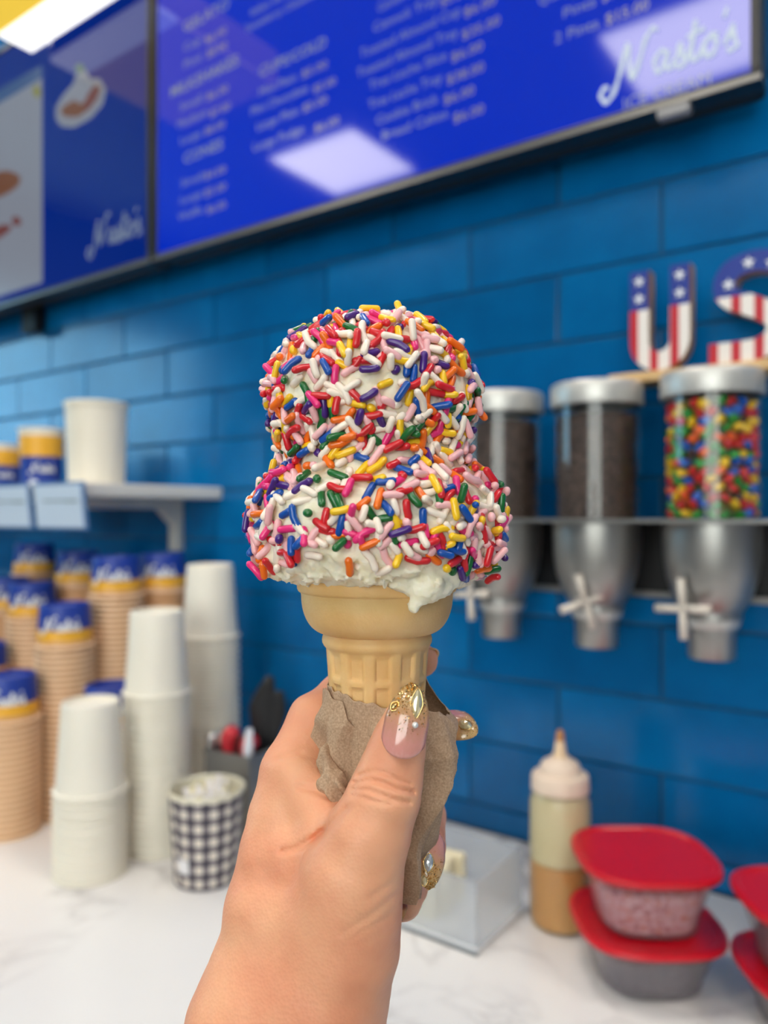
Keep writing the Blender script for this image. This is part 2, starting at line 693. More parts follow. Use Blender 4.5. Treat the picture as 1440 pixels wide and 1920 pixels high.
# ---- counter
m_marble = mat('white_quartz', (232, 228, 226), 0.22)
t_ = nd(m_marble, 'ShaderNodeTexCoord')
n1 = nd(m_marble, 'ShaderNodeTexNoise')
n1.inputs['Scale'].default_value = 5.0
n1.inputs['Detail'].default_value = 8.0
n1.inputs['Distortion'].default_value = 1.6
lk(m_marble, t_.outputs['Object'], n1.inputs['Vector'])
a1 = nd(m_marble, 'ShaderNodeMath', operation='SUBTRACT')
a1.inputs[1].default_value = 0.5
lk(m_marble, n1.outputs['Fac'], a1.inputs[0])
a2 = nd(m_marble, 'ShaderNodeMath', operation='ABSOLUTE')
lk(m_marble, a1.outputs[0], a2.inputs[0])
veins = ramp(m_marble, a2.outputs[0], [(0.0, (176, 172, 172)), (0.018, (212, 208, 206)), (0.06, (234, 231, 229)), (1.0, (238, 235, 233))])
n2 = nd(m_marble, 'ShaderNodeTexNoise')
n2.inputs['Scale'].default_value = 3.0
lk(m_marble, t_.outputs['Object'], n2.inputs['Vector'])
mm = nd(m_marble, 'ShaderNodeMix', data_type='RGBA')
mm.inputs['B'].default_value = (*lin((236, 233, 231)), 1)
msk = nd(m_marble, 'ShaderNodeMapRange')
msk.inputs['From Min'].default_value = .42
msk.inputs['From Max'].default_value = .6
lk(m_marble, n2.outputs['Fac'], msk.inputs['Value'])
lk(m_marble, msk.outputs[0], mm.inputs['Factor'])
lk(m_marble, veins, mm.inputs['A'])
lk(m_marble, mm.outputs['Result'], bsdf(m_marble).inputs['Base Color'])
ct = box('countertop', (-3.2, 0.33, COUNTER_H - .035), (1.6, WALL_Y - .001, COUNTER_H), m_marble, b=.004)
tag(ct, 'white quartz countertop with soft grey veins along the tiled wall', 'countertop')
tag(box('counter_base_1', (-3.15, 0.37, 0), (1.55, WALL_Y - .001, COUNTER_H - .036), mat('cabinet_grey', (96, 104, 116), .5)),
    'grey base cabinet under the countertop', kind='structure')  # unseen base cabinet that carries the countertop

# ---- ceiling light panels (some mirrored in the screen, the unseen ones added for light)
m_diff = mat('light_diffuser', (255, 255, 255), .6, emit=(255, 247, 236), estr=PANEL_STRENGTH)
m_lframe = mat('light_frame', (220, 220, 220), .5)
lbl = {(-2.62, -1.26): 'square ceiling light mirrored in the middle of the blue menu screen',
       (-.82, -1.26): 'square ceiling light mirrored in the lower right corner of the menu screen',
       (-2.62, .54): 'unseen square ceiling light above the stacked paper cups', (-.82, .54): 'unseen square ceiling light above the cone',
       (.98, -1.26): 'unseen square ceiling light behind and right of the cone', (.98, .54): 'unseen square ceiling light at the right end of the counter',
       }
dif_me = MB().box((-.28, -.28, -.006), (.28, .28, 0)).me('diffuser')
fr_ = MB()
for a, b in (((-.3, -.3, -.012), (.3, -.28, 0)), ((-.3, .28, -.012), (.3, .3, 0)), ((-.3, -.28, -.012), (-.28, .28, 0)), ((.28, -.28, -.012), (.3, .28, 0))):
    fr_.box(a, b)
fr_me = fr_.me('frame')
for (x, y), lb in lbl.items():
    e = empty('ceiling_light', (x, y, CEIL), label=lb, cat='ceiling light', group='square ceiling lights')
    obj('diffuser', dif_me, m_diff, e)
    obj('frame', fr_me, m_lframe, e)

# =================================================================== SCREENS
TVY = 1.0                        # screen plane, distance from the camera towards the wall
TV_B = 0.513                     # bottom edge above the camera
m_bezel = mat('black_bezel', (24, 24, 26), .35)
m_bezel_edge = mat('grey_bezel_edge', (120, 118, 114), .3, metal=.6)
m_txt = mat('screen_text', (0, 0, 0), .2, emit=(166, 178, 214), estr=.5)
m_txt_y = mat('screen_prices', (0, 0, 0), .2, emit=(200, 192, 180), estr=.48)
m_logo_s = mat('screen_logo', (0, 0, 0), .2, emit=(214, 228, 240), estr=.85)


def screen_mat(name, rgb, k):
    m = mat(name, (2, 3, 6), .06, spec=.36, emit=rgb, estr=k)
    return m


SCRIPT = [
    [(.18, .12), (.04, .1), (.0, -.08), (.12, -.22), (.3, -.05), (.46, .4), (.62, .98), (.66, .6), (.74, .12), (.9, .5), (1.05, .95), (1.2, 1.12), (1.3, 1.05)],
    [(1.5, .5), (1.36, .54), (1.24, .32), (1.32, .08), (1.46, .24), (1.53, .5), (1.5, .16), (1.6, .08), (1.72, .3), (1.82, .56), (1.84, .28), (1.9, .1), (1.78, .04), (1.74, .14)],
    [(1.9, .1), (2.02, .4), (2.14, .95), (2.06, .5), (2.06, .12), (2.18, .12), (2.3, .4)],
    [(1.94, .64), (2.14, .68), (2.32, .72)],
    [(2.44, .52), (2.32, .36), (2.36, .08), (2.5, .12), (2.56, .36), (2.44, .52), (2.6, .5)],
    [(2.78, 1.0), (2.72, .8)],
    [(2.72, .2), (2.86, .5), (2.9, .56), (2.92, .3), (2.98, .12), (2.84, .04), (2.8, .12)],
]


def script_mesh(size, fn, r=.045, name='logo', seg=6):
    mb = MB()
    for st in SCRIPT:
        pts = catmull(st, 6)
        n = len(pts)
        rr = [r * size * (0.7 + .5 * abs(math.sin(i * .45))) for i in range(n)]
        mb.tube([fn(p[0] * size, p[1] * size) for p in pts], rr, seg)
    return mb.me(name, True)


def text(name, body, x, z, size, m, parent, y=-.0012, bold=False):
    cu = bpy.data.curves.new(name, 'FONT')
    cu.body = body
    cu.size = size
    cu.resolution_u = 2
    if bold:
        cu.offset = size * .018
    tmp = bpy.data.objects.new('tmp', cu)
    COL.objects.link(tmp)
    dg = bpy.context.evaluated_depsgraph_get()
    me = bpy.data.meshes.new_from_object(tmp.evaluated_get(dg))
    bpy.data.objects.remove(tmp)
    me.name = name
    me.materials.clear()
    o = obj(name, me, m, parent, (x, y, z), (PI / 2, 0, 0))
    return o


def make_tv(x0, x1, rgb, k, label):
    cxx = (x0 + x1) / 2
    e = empty('menu_screen', (cxx, TVY, ZF(TV_B)), label=label, cat='television', group='menu screens above the counter')
    w, h = (x1 - x0) / 2, .64
    b = .012
    box('display', (-w + b, -.001, b), (w - b, .012, h - b), screen_mat('display_' + label[:5], rgb, k), e)
    fr = MB()
    for a, c in (((-w, -.004, 0), (w, .03, b)), ((-w, -.004, h - b), (w, .03, h)), ((-w, -.004, b), (-w + b, .03, h - b)), ((w - b, -.004, b), (w, .03, h - b))):
        fr.box(a, c)
    bev(obj('bezel', fr.me('bezel'), m_bezel, e), .0015)
    ed = MB()
    ed.box((-w, -.0055, -.0005), (w, -.0035, .006))
    obj('bezel_edge', ed.me('bezel_edge'), m_bezel_edge, e)
    bev(box('back_housing', (-w + .004, .03, .002), (w - .004, .062, h - .01), mat('housing_black', (14, 14, 15), .6), e), .008)
    box('wall_mount', (-.25, .062, .1), (.25, .099, h - .15), mat('housing_black'), e)
    return e, cxx


tvr, tvrx = make_tv(-1.296, -.172, (0, 44, 196), .92, 'large blue menu screen with price columns above the cone')
tvl, tvlx = make_tv(-2.428, -1.304, (2, 36, 126), .9, 'dimmer blue picture screen left of the menu screen')  # darker blue puts viewing-angle dimming into the screen colour
# sensor lug under the right screen
sx, sh, sz_ = on_plane(1263, 208, TVY)
bev(box('sensor', (sx - tvrx - .02, -.004, -.012), (sx - tvrx + .02, .012, .0), mat('sensor_grey', (150, 148, 150), .3), tvr), .002)
sx, sh, sz_ = on_plane(52, 585, TVY + .06)
box('mount_tail', (sx - tvlx - .03, .06, -.05), (sx - tvlx + .03, .085, .1), mat('housing_black'), tvl)


def tv_text(tv, tvx, px, py, hpx, body, m=m_txt, bold=False, wpx=None):
    x, h, z = on_plane(px, py, TVY)
    size = hpx * z / FPX / .70
    o = text('menu_text', body, x - tvx, h - TV_B, size, m, tv, bold=bold)
    if wpx:                       # fit the line's width to what the photo shows
        x2 = on_plane(px + wpx, py, TVY)[0]
        ww = max(v.co.x for v in o.data.vertices)
        o.scale.x = (x2 - x) / ww
    return o


for (px, py, hp, tx, wd, bold) in [
    (462, 62, 15, 'Strawberry Cheesecake', 150, 0), (470, 32, 15, 'Italian Ice Cream', 110, 0),
    (345, 62, 19, 'GELATO', 85, 1), (345, 98, 14, 'Cup', 32, 0), (345, 130, 14, 'Pint', 34, 0),
    (320, 184, 19, 'MILKSHAKES', 128, 1), (338, 210, 14, 'Small', 42, 0), (333, 242, 14, 'Medium', 56, 0), (338, 273, 14, 'Large', 40, 0),
    (345, 308, 19, 'CONES', 74, 1), (340, 352, 14, 'Small', 42, 0), (338, 384, 14, 'Large', 42, 0), (335, 415, 14, 'Waffle', 46, 0),
    (487, 145, 19, 'CUPS/COLD', 126, 1), (486, 182, 15, 'Mini Plain', 70, 0), (470, 218, 15, 'Mini Chocolate', 108, 0), (482, 246, 15, 'Large Plain', 78, 0), (475, 285, 15, 'Large Fudge', 95, 0),
    (708, 24, 17, 'Cannoli Cup', 82, 0), (700, 62, 17, 'Cannoli Tray', 122, 0), (676, 110, 17, 'Toasted Almond Cup', 188, 0), (670, 147, 17, 'Toasted Almond Tray', 190, 0),
    (693, 170, 17, 'Tres Leche Slice', 145, 0), (692, 206, 17, 'Tres Leche Tray', 138, 0), (706, 235, 17, 'Cookie Brick', 116, 0), (716, 264, 17, 'Bread Cakes', 124, 0),
    (1010, 12, 20, 'Quart', 60, 0), (1055, 36, 19, 'Pints', 62, 0), (1040, 84, 20, '2 Pints', 82, 0)]:
    tv_text(tvr, tvrx, px, py, hp, tx, m_txt, bool(bold), wd)
for (px, py, hp, tx, wd) in [
    (385, 84, 14, '$6.00', 40), (388, 110, 14, '$8.00', 38), (388, 190, 14, '$6.00', 40), (394, 222, 14, '$7.00', 38), (384, 255, 14, '$8.00', 38),
    (384, 338, 14, '$4.00', 40), (384, 370, 14, '$5.00', 40), (388, 402, 14, '$6.00', 36),
    (566, 148, 15, '$5.00', 48), (588, 176, 15, '$5.00', 42), (568, 212, 15, '$5.00', 46), (590, 250, 15, '$6.00', 46),
    (826, 14, 17, '$5.00', 50), (870, 34, 18, '$6.00', 60), (866, 76, 18, '$35.00', 72), (846, 118, 18, '$6.00', 60), (838, 160, 18, '$38.00', 70), (832, 198, 18, '$6.00', 58), (850, 232, 18, '$6.00', 58),
    (1128, 6, 19, '$7.00', 60), (1135, 48, 20, '$15.00', 82)]:
    tv_text(tvr, tvrx, px, py, hp, tx, m_txt_y, False, wd)
# script logos on the screens
x, h, z = on_plane(1128, 190, TVY)
s_ = (on_plane(1385, 190, TVY)[0] - x) / 3.0
obj('logo', script_mesh(s_, lambda a, b: (x - tvrx + a, -.0014 - 0 * b, h - TV_B + b + .008), .05), m_logo_s, tvr)
text('logo_text', 'ICE CREAM', on_plane(1168, 205, TVY)[0] - tvrx, on_plane(1168, 205, TVY)[1] - TV_B - .002, .022, m_txt, tvr)
x1_, h1_, z = on_plane(166, 490, TVY)
obj('logo', script_mesh(.062, lambda a, b: (x1_ - tvlx + a * 1.0, -.0014, h1_ - TV_B + b + .018), .05), mat('screen_logo_dim', (0, 0, 0), .2, emit=(120, 138, 172), estr=.6), tvl)


def flat_shape(name, pts, m, parent, y):
    """outline drawn on the display (x, z in the screen's own frame)"""
    n = len(pts)
    v = [(p[0], y, p[1]) for p in pts]
    return obj(name, mesh(name, v, [tuple(range(n))], False), m, parent)


def px_poly(tvx, pts, y=TVY):
    return [(on_plane(a, b, y)[0] - tvx, on_plane(a, b, y)[1] - TV_B) for a, b in pts]


# picture panel and treat picture on the left screen
m_pw = mat('picture_white', (0, 0, 0), .2, emit=(150, 156, 170), estr=.62)
m_pb = mat('picture_brown', (0, 0, 0), .2, emit=(132, 84, 58), estr=.6)
m_pr = mat('picture_rust', (0, 0, 0), .2, emit=(128, 70, 66), estr=.6)
m_pt = mat('picture_teal', (0, 0, 0), .2, emit=(62, 96, 150), estr=.6)
m_py = mat('picture_yellow', (0, 0, 0), .2, emit=(150, 150, 60), estr=.6)
m_pg = mat('picture_green', (0, 0, 0), .2, emit=(80, 120, 100), estr=.6)
pw = px_poly(tvlx, [(82, 145), (80, 520)])
flat_shape('picture_panel', [(-.545, .03), (pw[1][0], .03), (pw[1][0], pw[0][1]), (-.545, pw[0][1])], m_pw, tvl, -.0012)
flat_shape('picture_band', [(-.545, pw[0][1]), (pw[1][0], pw[0][1]), (pw[1][0], pw[0][1] + .03), (-.545, pw[0][1] + .05)], m_pt, tvl, -.0013)


def blob(cx, cy, rx, ry, rot=0, n=20, k=0.0):
    out = []
    for i in range(n):
        t = 2 * PI * i / n
        r = 1 + k * math.sin(3 * t)
        a, b = rx * r * math.cos(t), ry * r * math.sin(t)
        out.append((cx + a * math.cos(rot) - b * math.sin(rot), cy + a * math.sin(rot) + b * math.cos(rot)))
    return out


flat_shape('picture_pastry', px_poly(tvlx, blob(6, 345, 34, 22, -.5, k=.08)), m_pb, tvl, -.0016)
flat_shape('picture_pastry', px_poly(tvlx, blob(2, 435, 22, 10, -.6, k=.1)), m_pr, tvl, -.0016)
flat_shape('picture_pastry', px_poly(tvlx, blob(32, 415, 8, 10, -.6)), m_pr, tvl, -.0016)
flat_shape('picture_star', px_poly(tvlx, blob(70, 172, 7, 12, -.2)), m_py, tvl, -.0016)
flat_shape('treat_outline', px_poly(tvlx, [(150, 128), (162, 132), (170, 148), (188, 148), (200, 168), (194, 196), (172, 222), (140, 240), (116, 238), (105, 222), (106, 200), (120, 178), (138, 158), (144, 140)]), m_pw, tvl, -.0014)
flat_shape('treat_fill', px_poly(tvlx, [(120, 200), (140, 188), (155, 196), (168, 176), (178, 160), (190, 164), (184, 186), (168, 206), (148, 220), (126, 220), (114, 212)]), m_pb, tvl, -.0018)
flat_shape('treat_fill', px_poly(tvlx, [(166, 176), (180, 160), (189, 164), (184, 184), (168, 204), (156, 206)]), m_pr, tvl, -.002)
flat_shape('treat_leaf', px_poly(tvlx, blob(151, 129, 9, 9, .3)), m_pg, tvl, -.002)

# ---- yellow light box in front of the left screen's top
k_ = .80
zc = 1.34 * k_
lb_ = empty('light_box', (-1.55, .80, ZF(zc)), label='yellow hanging light box with a glowing white strip in the upper left corner', cat='light')
bev(box('housing', (-.16, -.22, .012), (.20, .176, .09), mat('yellow_enamel', (246, 196, 20), .35), lb_), .004)
box('yellow_panel', (-.16, -.22, .0), (.20, .096, .012), mat('yellow_panel', (250, 205, 40), .4, emit=(246, 206, 70), estr=.7), lb_)  # glow added to brighten the underside, which only gets bounced light
box('light_strip', (-.16, .096, -.001), (.20, .176, .012), mat('strip_white', (255, 255, 255), .5, emit=(255, 252, 246), estr=1.4), lb_)
hr = MB()
for xx in (-.1, .14):
    hr.tube([(xx, 0, .09), (xx, 0, CEIL - ZF(zc))], .004, 6)
obj('hanging_rod', hr.me('hanging_rod'), m_bezel, lb_)

# =================================================================== DISPENSERS
DY = 1.005
m_steel = mat('brushed_steel', (168, 166, 162), .36, metal=.85)
add_bump(m_steel, 60, .08, .0005)
m_lid = mat('satin_aluminium', (205, 203, 198), .42, metal=.55)
m_can = clear('canister_clear', (250, 252, 252), 1.5, .03)
m_blackp = mat('flat_black', (16, 16, 18), .5)
m_knob = mat('pale_knob', (218, 208, 196), .4)

dx = [-.2293, -.3745, -.516]
rk = empty('dispenser_rack', (-.35, WALL_Y - .002, ZF(-.11)), label='wall rack with dark panel and thin steel rail behind the dispensers', cat='rack')
box('dark_panel', (-.40, -.012, 0), (.62, 0, .098), m_blackp, rk)  # plain dark panel across the space behind the dispensers
plate = MB()
plate.box((-.40, -.098 - .07, .1005), (.62, 0, .1045))
obj('rail_plate', plate.me('rail_plate'), mat('rail_steel', (176, 174, 170), .3, metal=.8), rk)
bl = MB()
bl.box((-.40, -.02, -.004), (.62, -.012, .004))
obj('lower_lip', bl.me('lower_lip'), mat('rail_steel'), rk)

R0 = .0585
lid_me = lathe('lid', [(0, .030), (R0 * .95, .030), (R0 * .985, .0293), (R0 * 1.015, .0272), (R0 * 1.03, .024), (R0 * 1.03, .002), (R0 * 1.02, 0), (R0 * .95, 0)], 48)
can_me = lathe('canister', [(R0 * .95, 0), (R0 * .95, .151)], 48)
hop_me = lathe('hopper', [(R0 * .98, 0), (R0 * .98, -.018), (R0 * .96, -.045), (R0 * .9, -.07), (R0 * .78, -.092), (R0 * .66, -.106), (R0 * .60, -.110), (R0 * .60, -.118), (R0 * .5, -.118)], 48)
neck_me = lathe('neck_ring', [(R0 * .5, -.112), (R0 * .56, -.112), (R0 * .57, -.124), (R0 * .52, -.130)], 32)
sp_me = lathe('spout', [(R0 * .5, -.118), (R0 * .5, -.122), (R0 * .48, -.128), (R0 * .475, -.166), (R0 * .45, -.168), (R0 * .44, -.13)], 32)


def knob_mesh(tilt):
    mb = MB()
    mb.tube([(0, .0, 0), (0, -.026, 0)], .0045, 10)
    for k in range(4):
        a = tilt + k * PI / 2
        d = Vector((math.cos(a), 0, math.sin(a)))
        L = .036
        mb.tube([Vector((0, -.022, 0)), Vector((0, -.022, 0)) + d * L * .5, Vector((0, -.022, 0)) + d * L], [.0042, .005, .0056], 8)
    return mb.me('handle', True)


m_crumb = noise_colour('dark_cookie', [(.3, (44, 32, 28)), (.5, (74, 56, 48)), (.7, (112, 92, 80))], 180, .6, bump=.6, bdist=.002)
dlab = ['dispenser of bright candies under the letters', 'middle dispenser of dark cookie crumbs', 'dispenser of dark crumbs nearest the ice cream']
TOPC = -.0075
for i, x in enumerate(dx):
    e = empty('candy_dispenser', (x, DY, ZF(TOPC)), rz=0, label='clear steel-bottomed ' + dlab[i], cat='dispenser', group='wall dispensers')
    obj('canister', can_me, m_can, e)
    obj('lid', lid_me, m_lid, e, (0, 0, .151))
    obj('hopper', hop_me, m_steel, e)
    obj('neck_ring', neck_me, m_lid, e)
    obj('spout', sp_me, m_steel, e)
    kn = obj('handle', knob_mesh([.06, .3, .1][i]), m_knob, e, (-.012, -.035, -.104), (0, 0, [-.35, .85, -.35][i]))
# candies in the first, crumbs in the others
lent = lathe('candy', [(0, .0042), (.004, .0038), (.0064, .002), (.0072, 0), (.0064, -.002), (.004, -.0038), (0, -.0042)], 14)
cc = {'red': (206, 30, 24), 'yellow': (244, 196, 10), 'green': (34, 140, 40), 'blue': (20, 88, 190), 'orange': (238, 96, 20), 'brown': (66, 40, 28)}
lent_me = {}
for cn, c in cc.items():
    m2 = lent.copy()
    m2.materials.append(mat('candy_' + cn, c, .25, coat=.4))
    lent_me[cn] = m2
rows = 14
for r in range(rows):
    zz = .008 + r * .0101
    for k in range(19):
        t = 2 * PI * (k + (r % 2) * .5 + random.uniform(-.18, .18)) / 19
        rr = .0462 + random.uniform(-.0012, .0008)
        cn = random.choices(list(cc), [24, 22, 22, 20, 8, 4])[0]
        o = obj('candy', lent_me[cn], None, None, (dx[0] + rr * math.cos(t), DY + rr * math.sin(t), ZF(TOPC) + zz + random.uniform(-.002, .002)))
        o.rotation_euler = (random.uniform(-1.2, 1.2), random.uniform(-1.2, 1.2), t)
        tag(o, cn + ' candy lentil heaped inside the rightmost clear dispenser', 'candy', 'candies in the dispenser')
core = lathe('candy_core', [(0, .002), (.040, .002), (.040, .146), (.03, .15), (0, .151 - .002)], 24)
o = obj('candy_core', core, noise_colour('candy_mix', [(.3, (120, 40, 30)), (.45, (150, 110, 20)), (.55, (40, 90, 50)), (.7, (30, 60, 120))], 90, .4))
o.location = (dx[0], DY, ZF(TOPC))
tag(o, 'mixed candies packed behind the outer candies in the rightmost dispenser', 'candy', kind='stuff')
for i in (1, 2):
    mb = MB()
    for q in range(1500):
        t = random.uniform(0, 2 * PI)
        rr = random.uniform(.0475, .0515)
        zz = random.uniform(.004, .140 if i == 1 else .136)
        s_ = random.uniform(.0016, .0034)
        d = [Vector((random.uniform(-1, 1), random.uniform(-1, 1), random.uniform(-1, 1))) * s_ for _ in range(4)]
        c = Vector((rr * math.cos(t), rr * math.sin(t), zz))
        mb.add([c + p for p in d], [(0, 1, 2), (0, 2, 3), (0, 3, 1), (1, 3, 2)])
    o = obj('cookie_crumbs', mb.me('cookie_crumbs'), m_crumb, None, (dx[i], DY, ZF(TOPC)))
    tag(o, 'dark chocolate crumbs filling the ' + ('middle' if i == 1 else 'left') + ' clear dispenser', 'crumbs', kind='stuff')
    c2 = lathe('crumb_core', [(0, .001), (.0485, .001), (.0485, .138), (.03, .142), (0, .143)], 32)
    obj('crumb_core', c2, m_crumb, o)

# ---- plank with letters
m_wood = noise_colour('pale_pine', [(.3, (206, 166, 112)), (.7, (226, 190, 138))], 30, .55)
pk = box('wooden_plank', (-.365, 1.02, ZF(.1745)), (.28, 1.085, ZF(.1875)), m_wood, b=.002)
tag(pk, 'pale pine plank carrying the flag letters above the dispensers', 'plank')
m_lside = noise_colour('letter_side_wood', [(.3, (150, 110, 76)), (.7, (176, 136, 98))], 40, .6)

# flag paint: blue top, red and white upright stripes below (object space of the letter front)
m_flag = mat('flag_paint', (230, 230, 230), .45)
t_ = nd(m_flag, 'ShaderNodeTexCoord')
sp = nd(m_flag, 'ShaderNodeSeparateXYZ')
lk(m_flag, t_.outputs['Object'], sp.inputs[0])
d1 = nd(m_flag, 'ShaderNodeMath', operation='DIVIDE')
d1.inputs[1].default_value = .0262
lk(m_flag, sp.outputs['X'], d1.inputs[0])
fr1 = nd(m_flag, 'ShaderNodeMath', operation='FRACT')
lk(m_flag, d1.outputs[0], fr1.inputs[0])
stripe = ramp(m_flag, fr1.outputs[0], [(0, (190, 24, 44)), (.42, (236, 228, 222))], 'CONSTANT')
gtz = nd(m_flag, 'ShaderNodeMath', operation='GREATER_THAN')
gtz.inputs[1].default_value = .083
lk(m_flag, sp.outputs['Z'], gtz.inputs[0])
mxf = nd(m_flag, 'ShaderNodeMix', data_type='RGBA')
mxf.inputs['B'].default_value = (*lin((10, 46, 140)), 1)
lk(m_flag, gtz.outputs[0], mxf.inputs['Factor'])
lk(m_flag, stripe, mxf.inputs['A'])
lk(m_flag, mxf.outputs['Result'], bsdf(m_flag).inputs['Base Color'])


def star_mesh(cx, cz, r):
    v, n = [(cx, -.0008, cz)], 10
    for k in range(n):
        a = PI / 2 + k * PI / 5
        q = r if k % 2 == 0 else r * .42
        v.append((cx + q * math.cos(a), 0, cz + q * math.sin(a)))
    return mesh('star', v, [(0, 1 + k, 1 + (k + 1) % n) for k in range(n)], False)


def extrude_letter(name, outline_quads, label, loc, stars, depth=.024):
    """outline_quads: list of (outer, inner) point pairs forming a ribbon"""
    v, f = [], []
    n = len(outline_quads)
    for (a, b) in outline_quads:
        v += [(a[0], 0, a[1]), (b[0], 0, b[1]), (a[0], depth, a[1]), (b[0], depth, b[1])]
    for i in range(n - 1):
        p, q = 4 * i, 4 * (i + 1)
        f += [(p, p + 1, q + 1, q), (p + 2, q + 2, q + 3, p + 3), (p, q, q + 2, p + 2), (p + 1, p + 3, q + 3, q + 1)]
    f += [(0, 2, 3, 1), (4 * n - 4, 4 * n - 3, 4 * n - 1, 4 * n - 2)]
    me = mesh(name, v, f, False)
    bm = bmesh.new()
    bm.from_mesh(me)
    bmesh.ops.recalc_face_normals(bm, faces=bm.faces)
    bm.to_mesh(me)
    bm.free()
    me.materials.append(m_lside)
    me.materials.append(m_flag)
    for p in me.polygons:
        if p.normal.y < -.9:
            p.material_index = 1
    e = empty(name, loc, label=label, cat='letter', group='flag letters on the plank')
    o = obj('letter_body', me, None, e)
    for (a, b, r) in stars:
        obj('star', star_mesh(a, b, r), mat('star_white', (232, 232, 236), .5), e, (0, -.0006, 0))
    return e


def ribbon(path, w):
    out = []
    pts = [np.array(p, float) for p in path]
    n = len(pts)
    ws = w if hasattr(w, '__len__') else [w] * n
    for i in range(n):
        t = pts[min(i + 1, n - 1)] - pts[max(i - 1, 0)]
        t = t / (np.linalg.norm(t) + 1e-9)
        nn = np.array([-t[1], t[0]])
        out.append((pts[i] + nn * ws[i] / 2, pts[i] - nn * ws[i] / 2))
    return out


Hh = .135
zt = ZF(.1877)
upath = [(.0125, Hh), (.0125, .10), (.0125, .052)] + [(.0385 - .026 * math.cos(a), .04 - .0265 * math.sin(a)) for a in np.linspace(.15, PI - .15, 12)] + [(.0645, .052), (.0645, .10), (.0645, Hh)]
eu = extrude_letter('flag_letter', ribbon(upath, .025), 'wooden letter U painted with stars and stripes', (-.338, 1.03, zt), [(.0125, .121, .008), (.0125, .098, .008), (.0645, .121, .008), (.0645, .098, .008)])
sp_ = catmull([(.088, .098), (.083, .112), (.066, .121), (.046, .122), (.026, .115), (.018, .098), (.024, .082), (.044, .071), (.064, .06), (.078, .046), (.076, .028), (.06, .016), (.040, .0135), (.016, .0135), (.0, .0135)], 5)
es = extrude_letter('flag_letter', ribbon([tuple(p) for p in sp_], .026), 'wooden letter S painted with stars and stripes beside the letter U', (-.238, 1.03, zt), [(.023, .098, .008), (.046, .121, .008), (.072, .117, .008)])

# =================================================================== WALL SHELF
m_shelf = mat('white_laminate', (226, 222, 214), .4)
shx, shy0, shz0, shz1 = -1.203, .785, .032, .056
sh = empty('wall_shelf', (-1.9, WALL_Y, ZF(shz0)), label='white wall shelf with bracket above the stacked cups', cat='shelf')
box('shelf_board', (-.7, shy0 - WALL_Y, 0), (shx + 1.9, -.001, shz1 - shz0), m_shelf, sh, b=.003)
for bx in (-1.337, -2.3):
    br = MB()
    br.box((bx + 1.9 - .013, -.24, -.02), (bx + 1.9 + .013, -.001, 0))
    br.box((bx + 1.9 - .013, -.022, -.11), (bx + 1.9 + .013, -.001, -.02))
    br.add([(bx + 1.9 - .013, -.06, -.02), (bx + 1.9 + .013, -.06, -.02), (bx + 1.9 + .013, -.022, -.055), (bx + 1.9 - .013, -.022, -.055), (bx + 1.9 - .013, -.022, -.02), (bx + 1.9 + .013, -.022, -.02)],
           [(0, 1, 2, 3), (0, 3, 4), (1, 5, 2), (0, 4, 5, 1)])
    bev(obj('bracket', br.me('bracket'), m_shelf, sh), .003)

# price cards on the shelf front
m_card = mat('card_paper', (206, 222, 240), .35)
m_ink = mat('card_ink', (120, 132, 128), .6)
m_cardb = mat('card_edge_blue', (92, 128, 176), .5)
for k, (xa, xb, lb2) in enumerate([(-1.345, -1.187, 'pale blue price card on the shelf front below the white tub'), (-1.515, -1.357, 'pale blue price card at the left edge of the photo')]):
    e = empty('price_card', ((xa + xb) / 2, .779, ZF(-.026)), label=lb2, cat='card', group='price cards on the shelf')
    w = (xb - xa) / 2
    box('holder', (-w, -.001, 0), (w, .002, .084), m_cardb, e, rot=(.10, 0, 0))
    box('paper', (-w + .005, -.003, .004), (w - .009, -.001, .079), m_card, e, rot=(.10, 0, 0))
    ln = MB()
    for (z0, xs, xe) in ((.05, -.045, .055), (.049, .02, .062)):
        ln.box((xs, -.0042, z0), (xe, -.003, z0 + .0022))
    obj('print_line', ln.me('print_line'), m_ink, e, rot=(.10, 0, 0))
e = empty('clip', (-1.351, .778, ZF(.046)), label='small white clip between the two price cards', cat='clip')
obj('clip_body', lathe('clip_body', [(0, .006), (.006, .005), (.009, 0), (.006, -.005), (0, -.006)], 16), mat('clip_white', (232, 238, 244), .3), e, (0, -.004, .012))

# =================================================================== CUPS
m_cupw = mat('white_cup_paper', (236, 230, 216), .5, sss=.1, sss_r=(1, .8, .6), sss_s=.004)
m_cupw2 = mat('white_tub_paper', (238, 230, 212), .5)
m_cupb = mat('printed_cup', (225, 190, 155), .42)


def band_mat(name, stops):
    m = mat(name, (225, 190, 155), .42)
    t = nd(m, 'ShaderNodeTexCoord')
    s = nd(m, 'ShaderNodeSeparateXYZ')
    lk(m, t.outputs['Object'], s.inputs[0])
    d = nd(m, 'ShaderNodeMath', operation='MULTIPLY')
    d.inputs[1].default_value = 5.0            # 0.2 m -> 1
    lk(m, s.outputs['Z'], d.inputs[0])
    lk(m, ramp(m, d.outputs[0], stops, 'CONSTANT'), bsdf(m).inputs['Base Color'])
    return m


CREAM, YEL, BLU = (236, 200, 160), (240, 178, 52), (26, 58, 152)
m_band = band_mat('printed_cup_inverted', [(0, (244, 214, 178)), (.0046 * 5, (204, 154, 108)), (.011 * 5, YEL), (.029 * 5, BLU)])  # tan step below the rim paints the shadow line between nested cups
m_band_up = band_mat('printed_cup_upright', [(0, BLU), (.062 * 5, YEL), (.104 * 5, (238, 228, 210))])


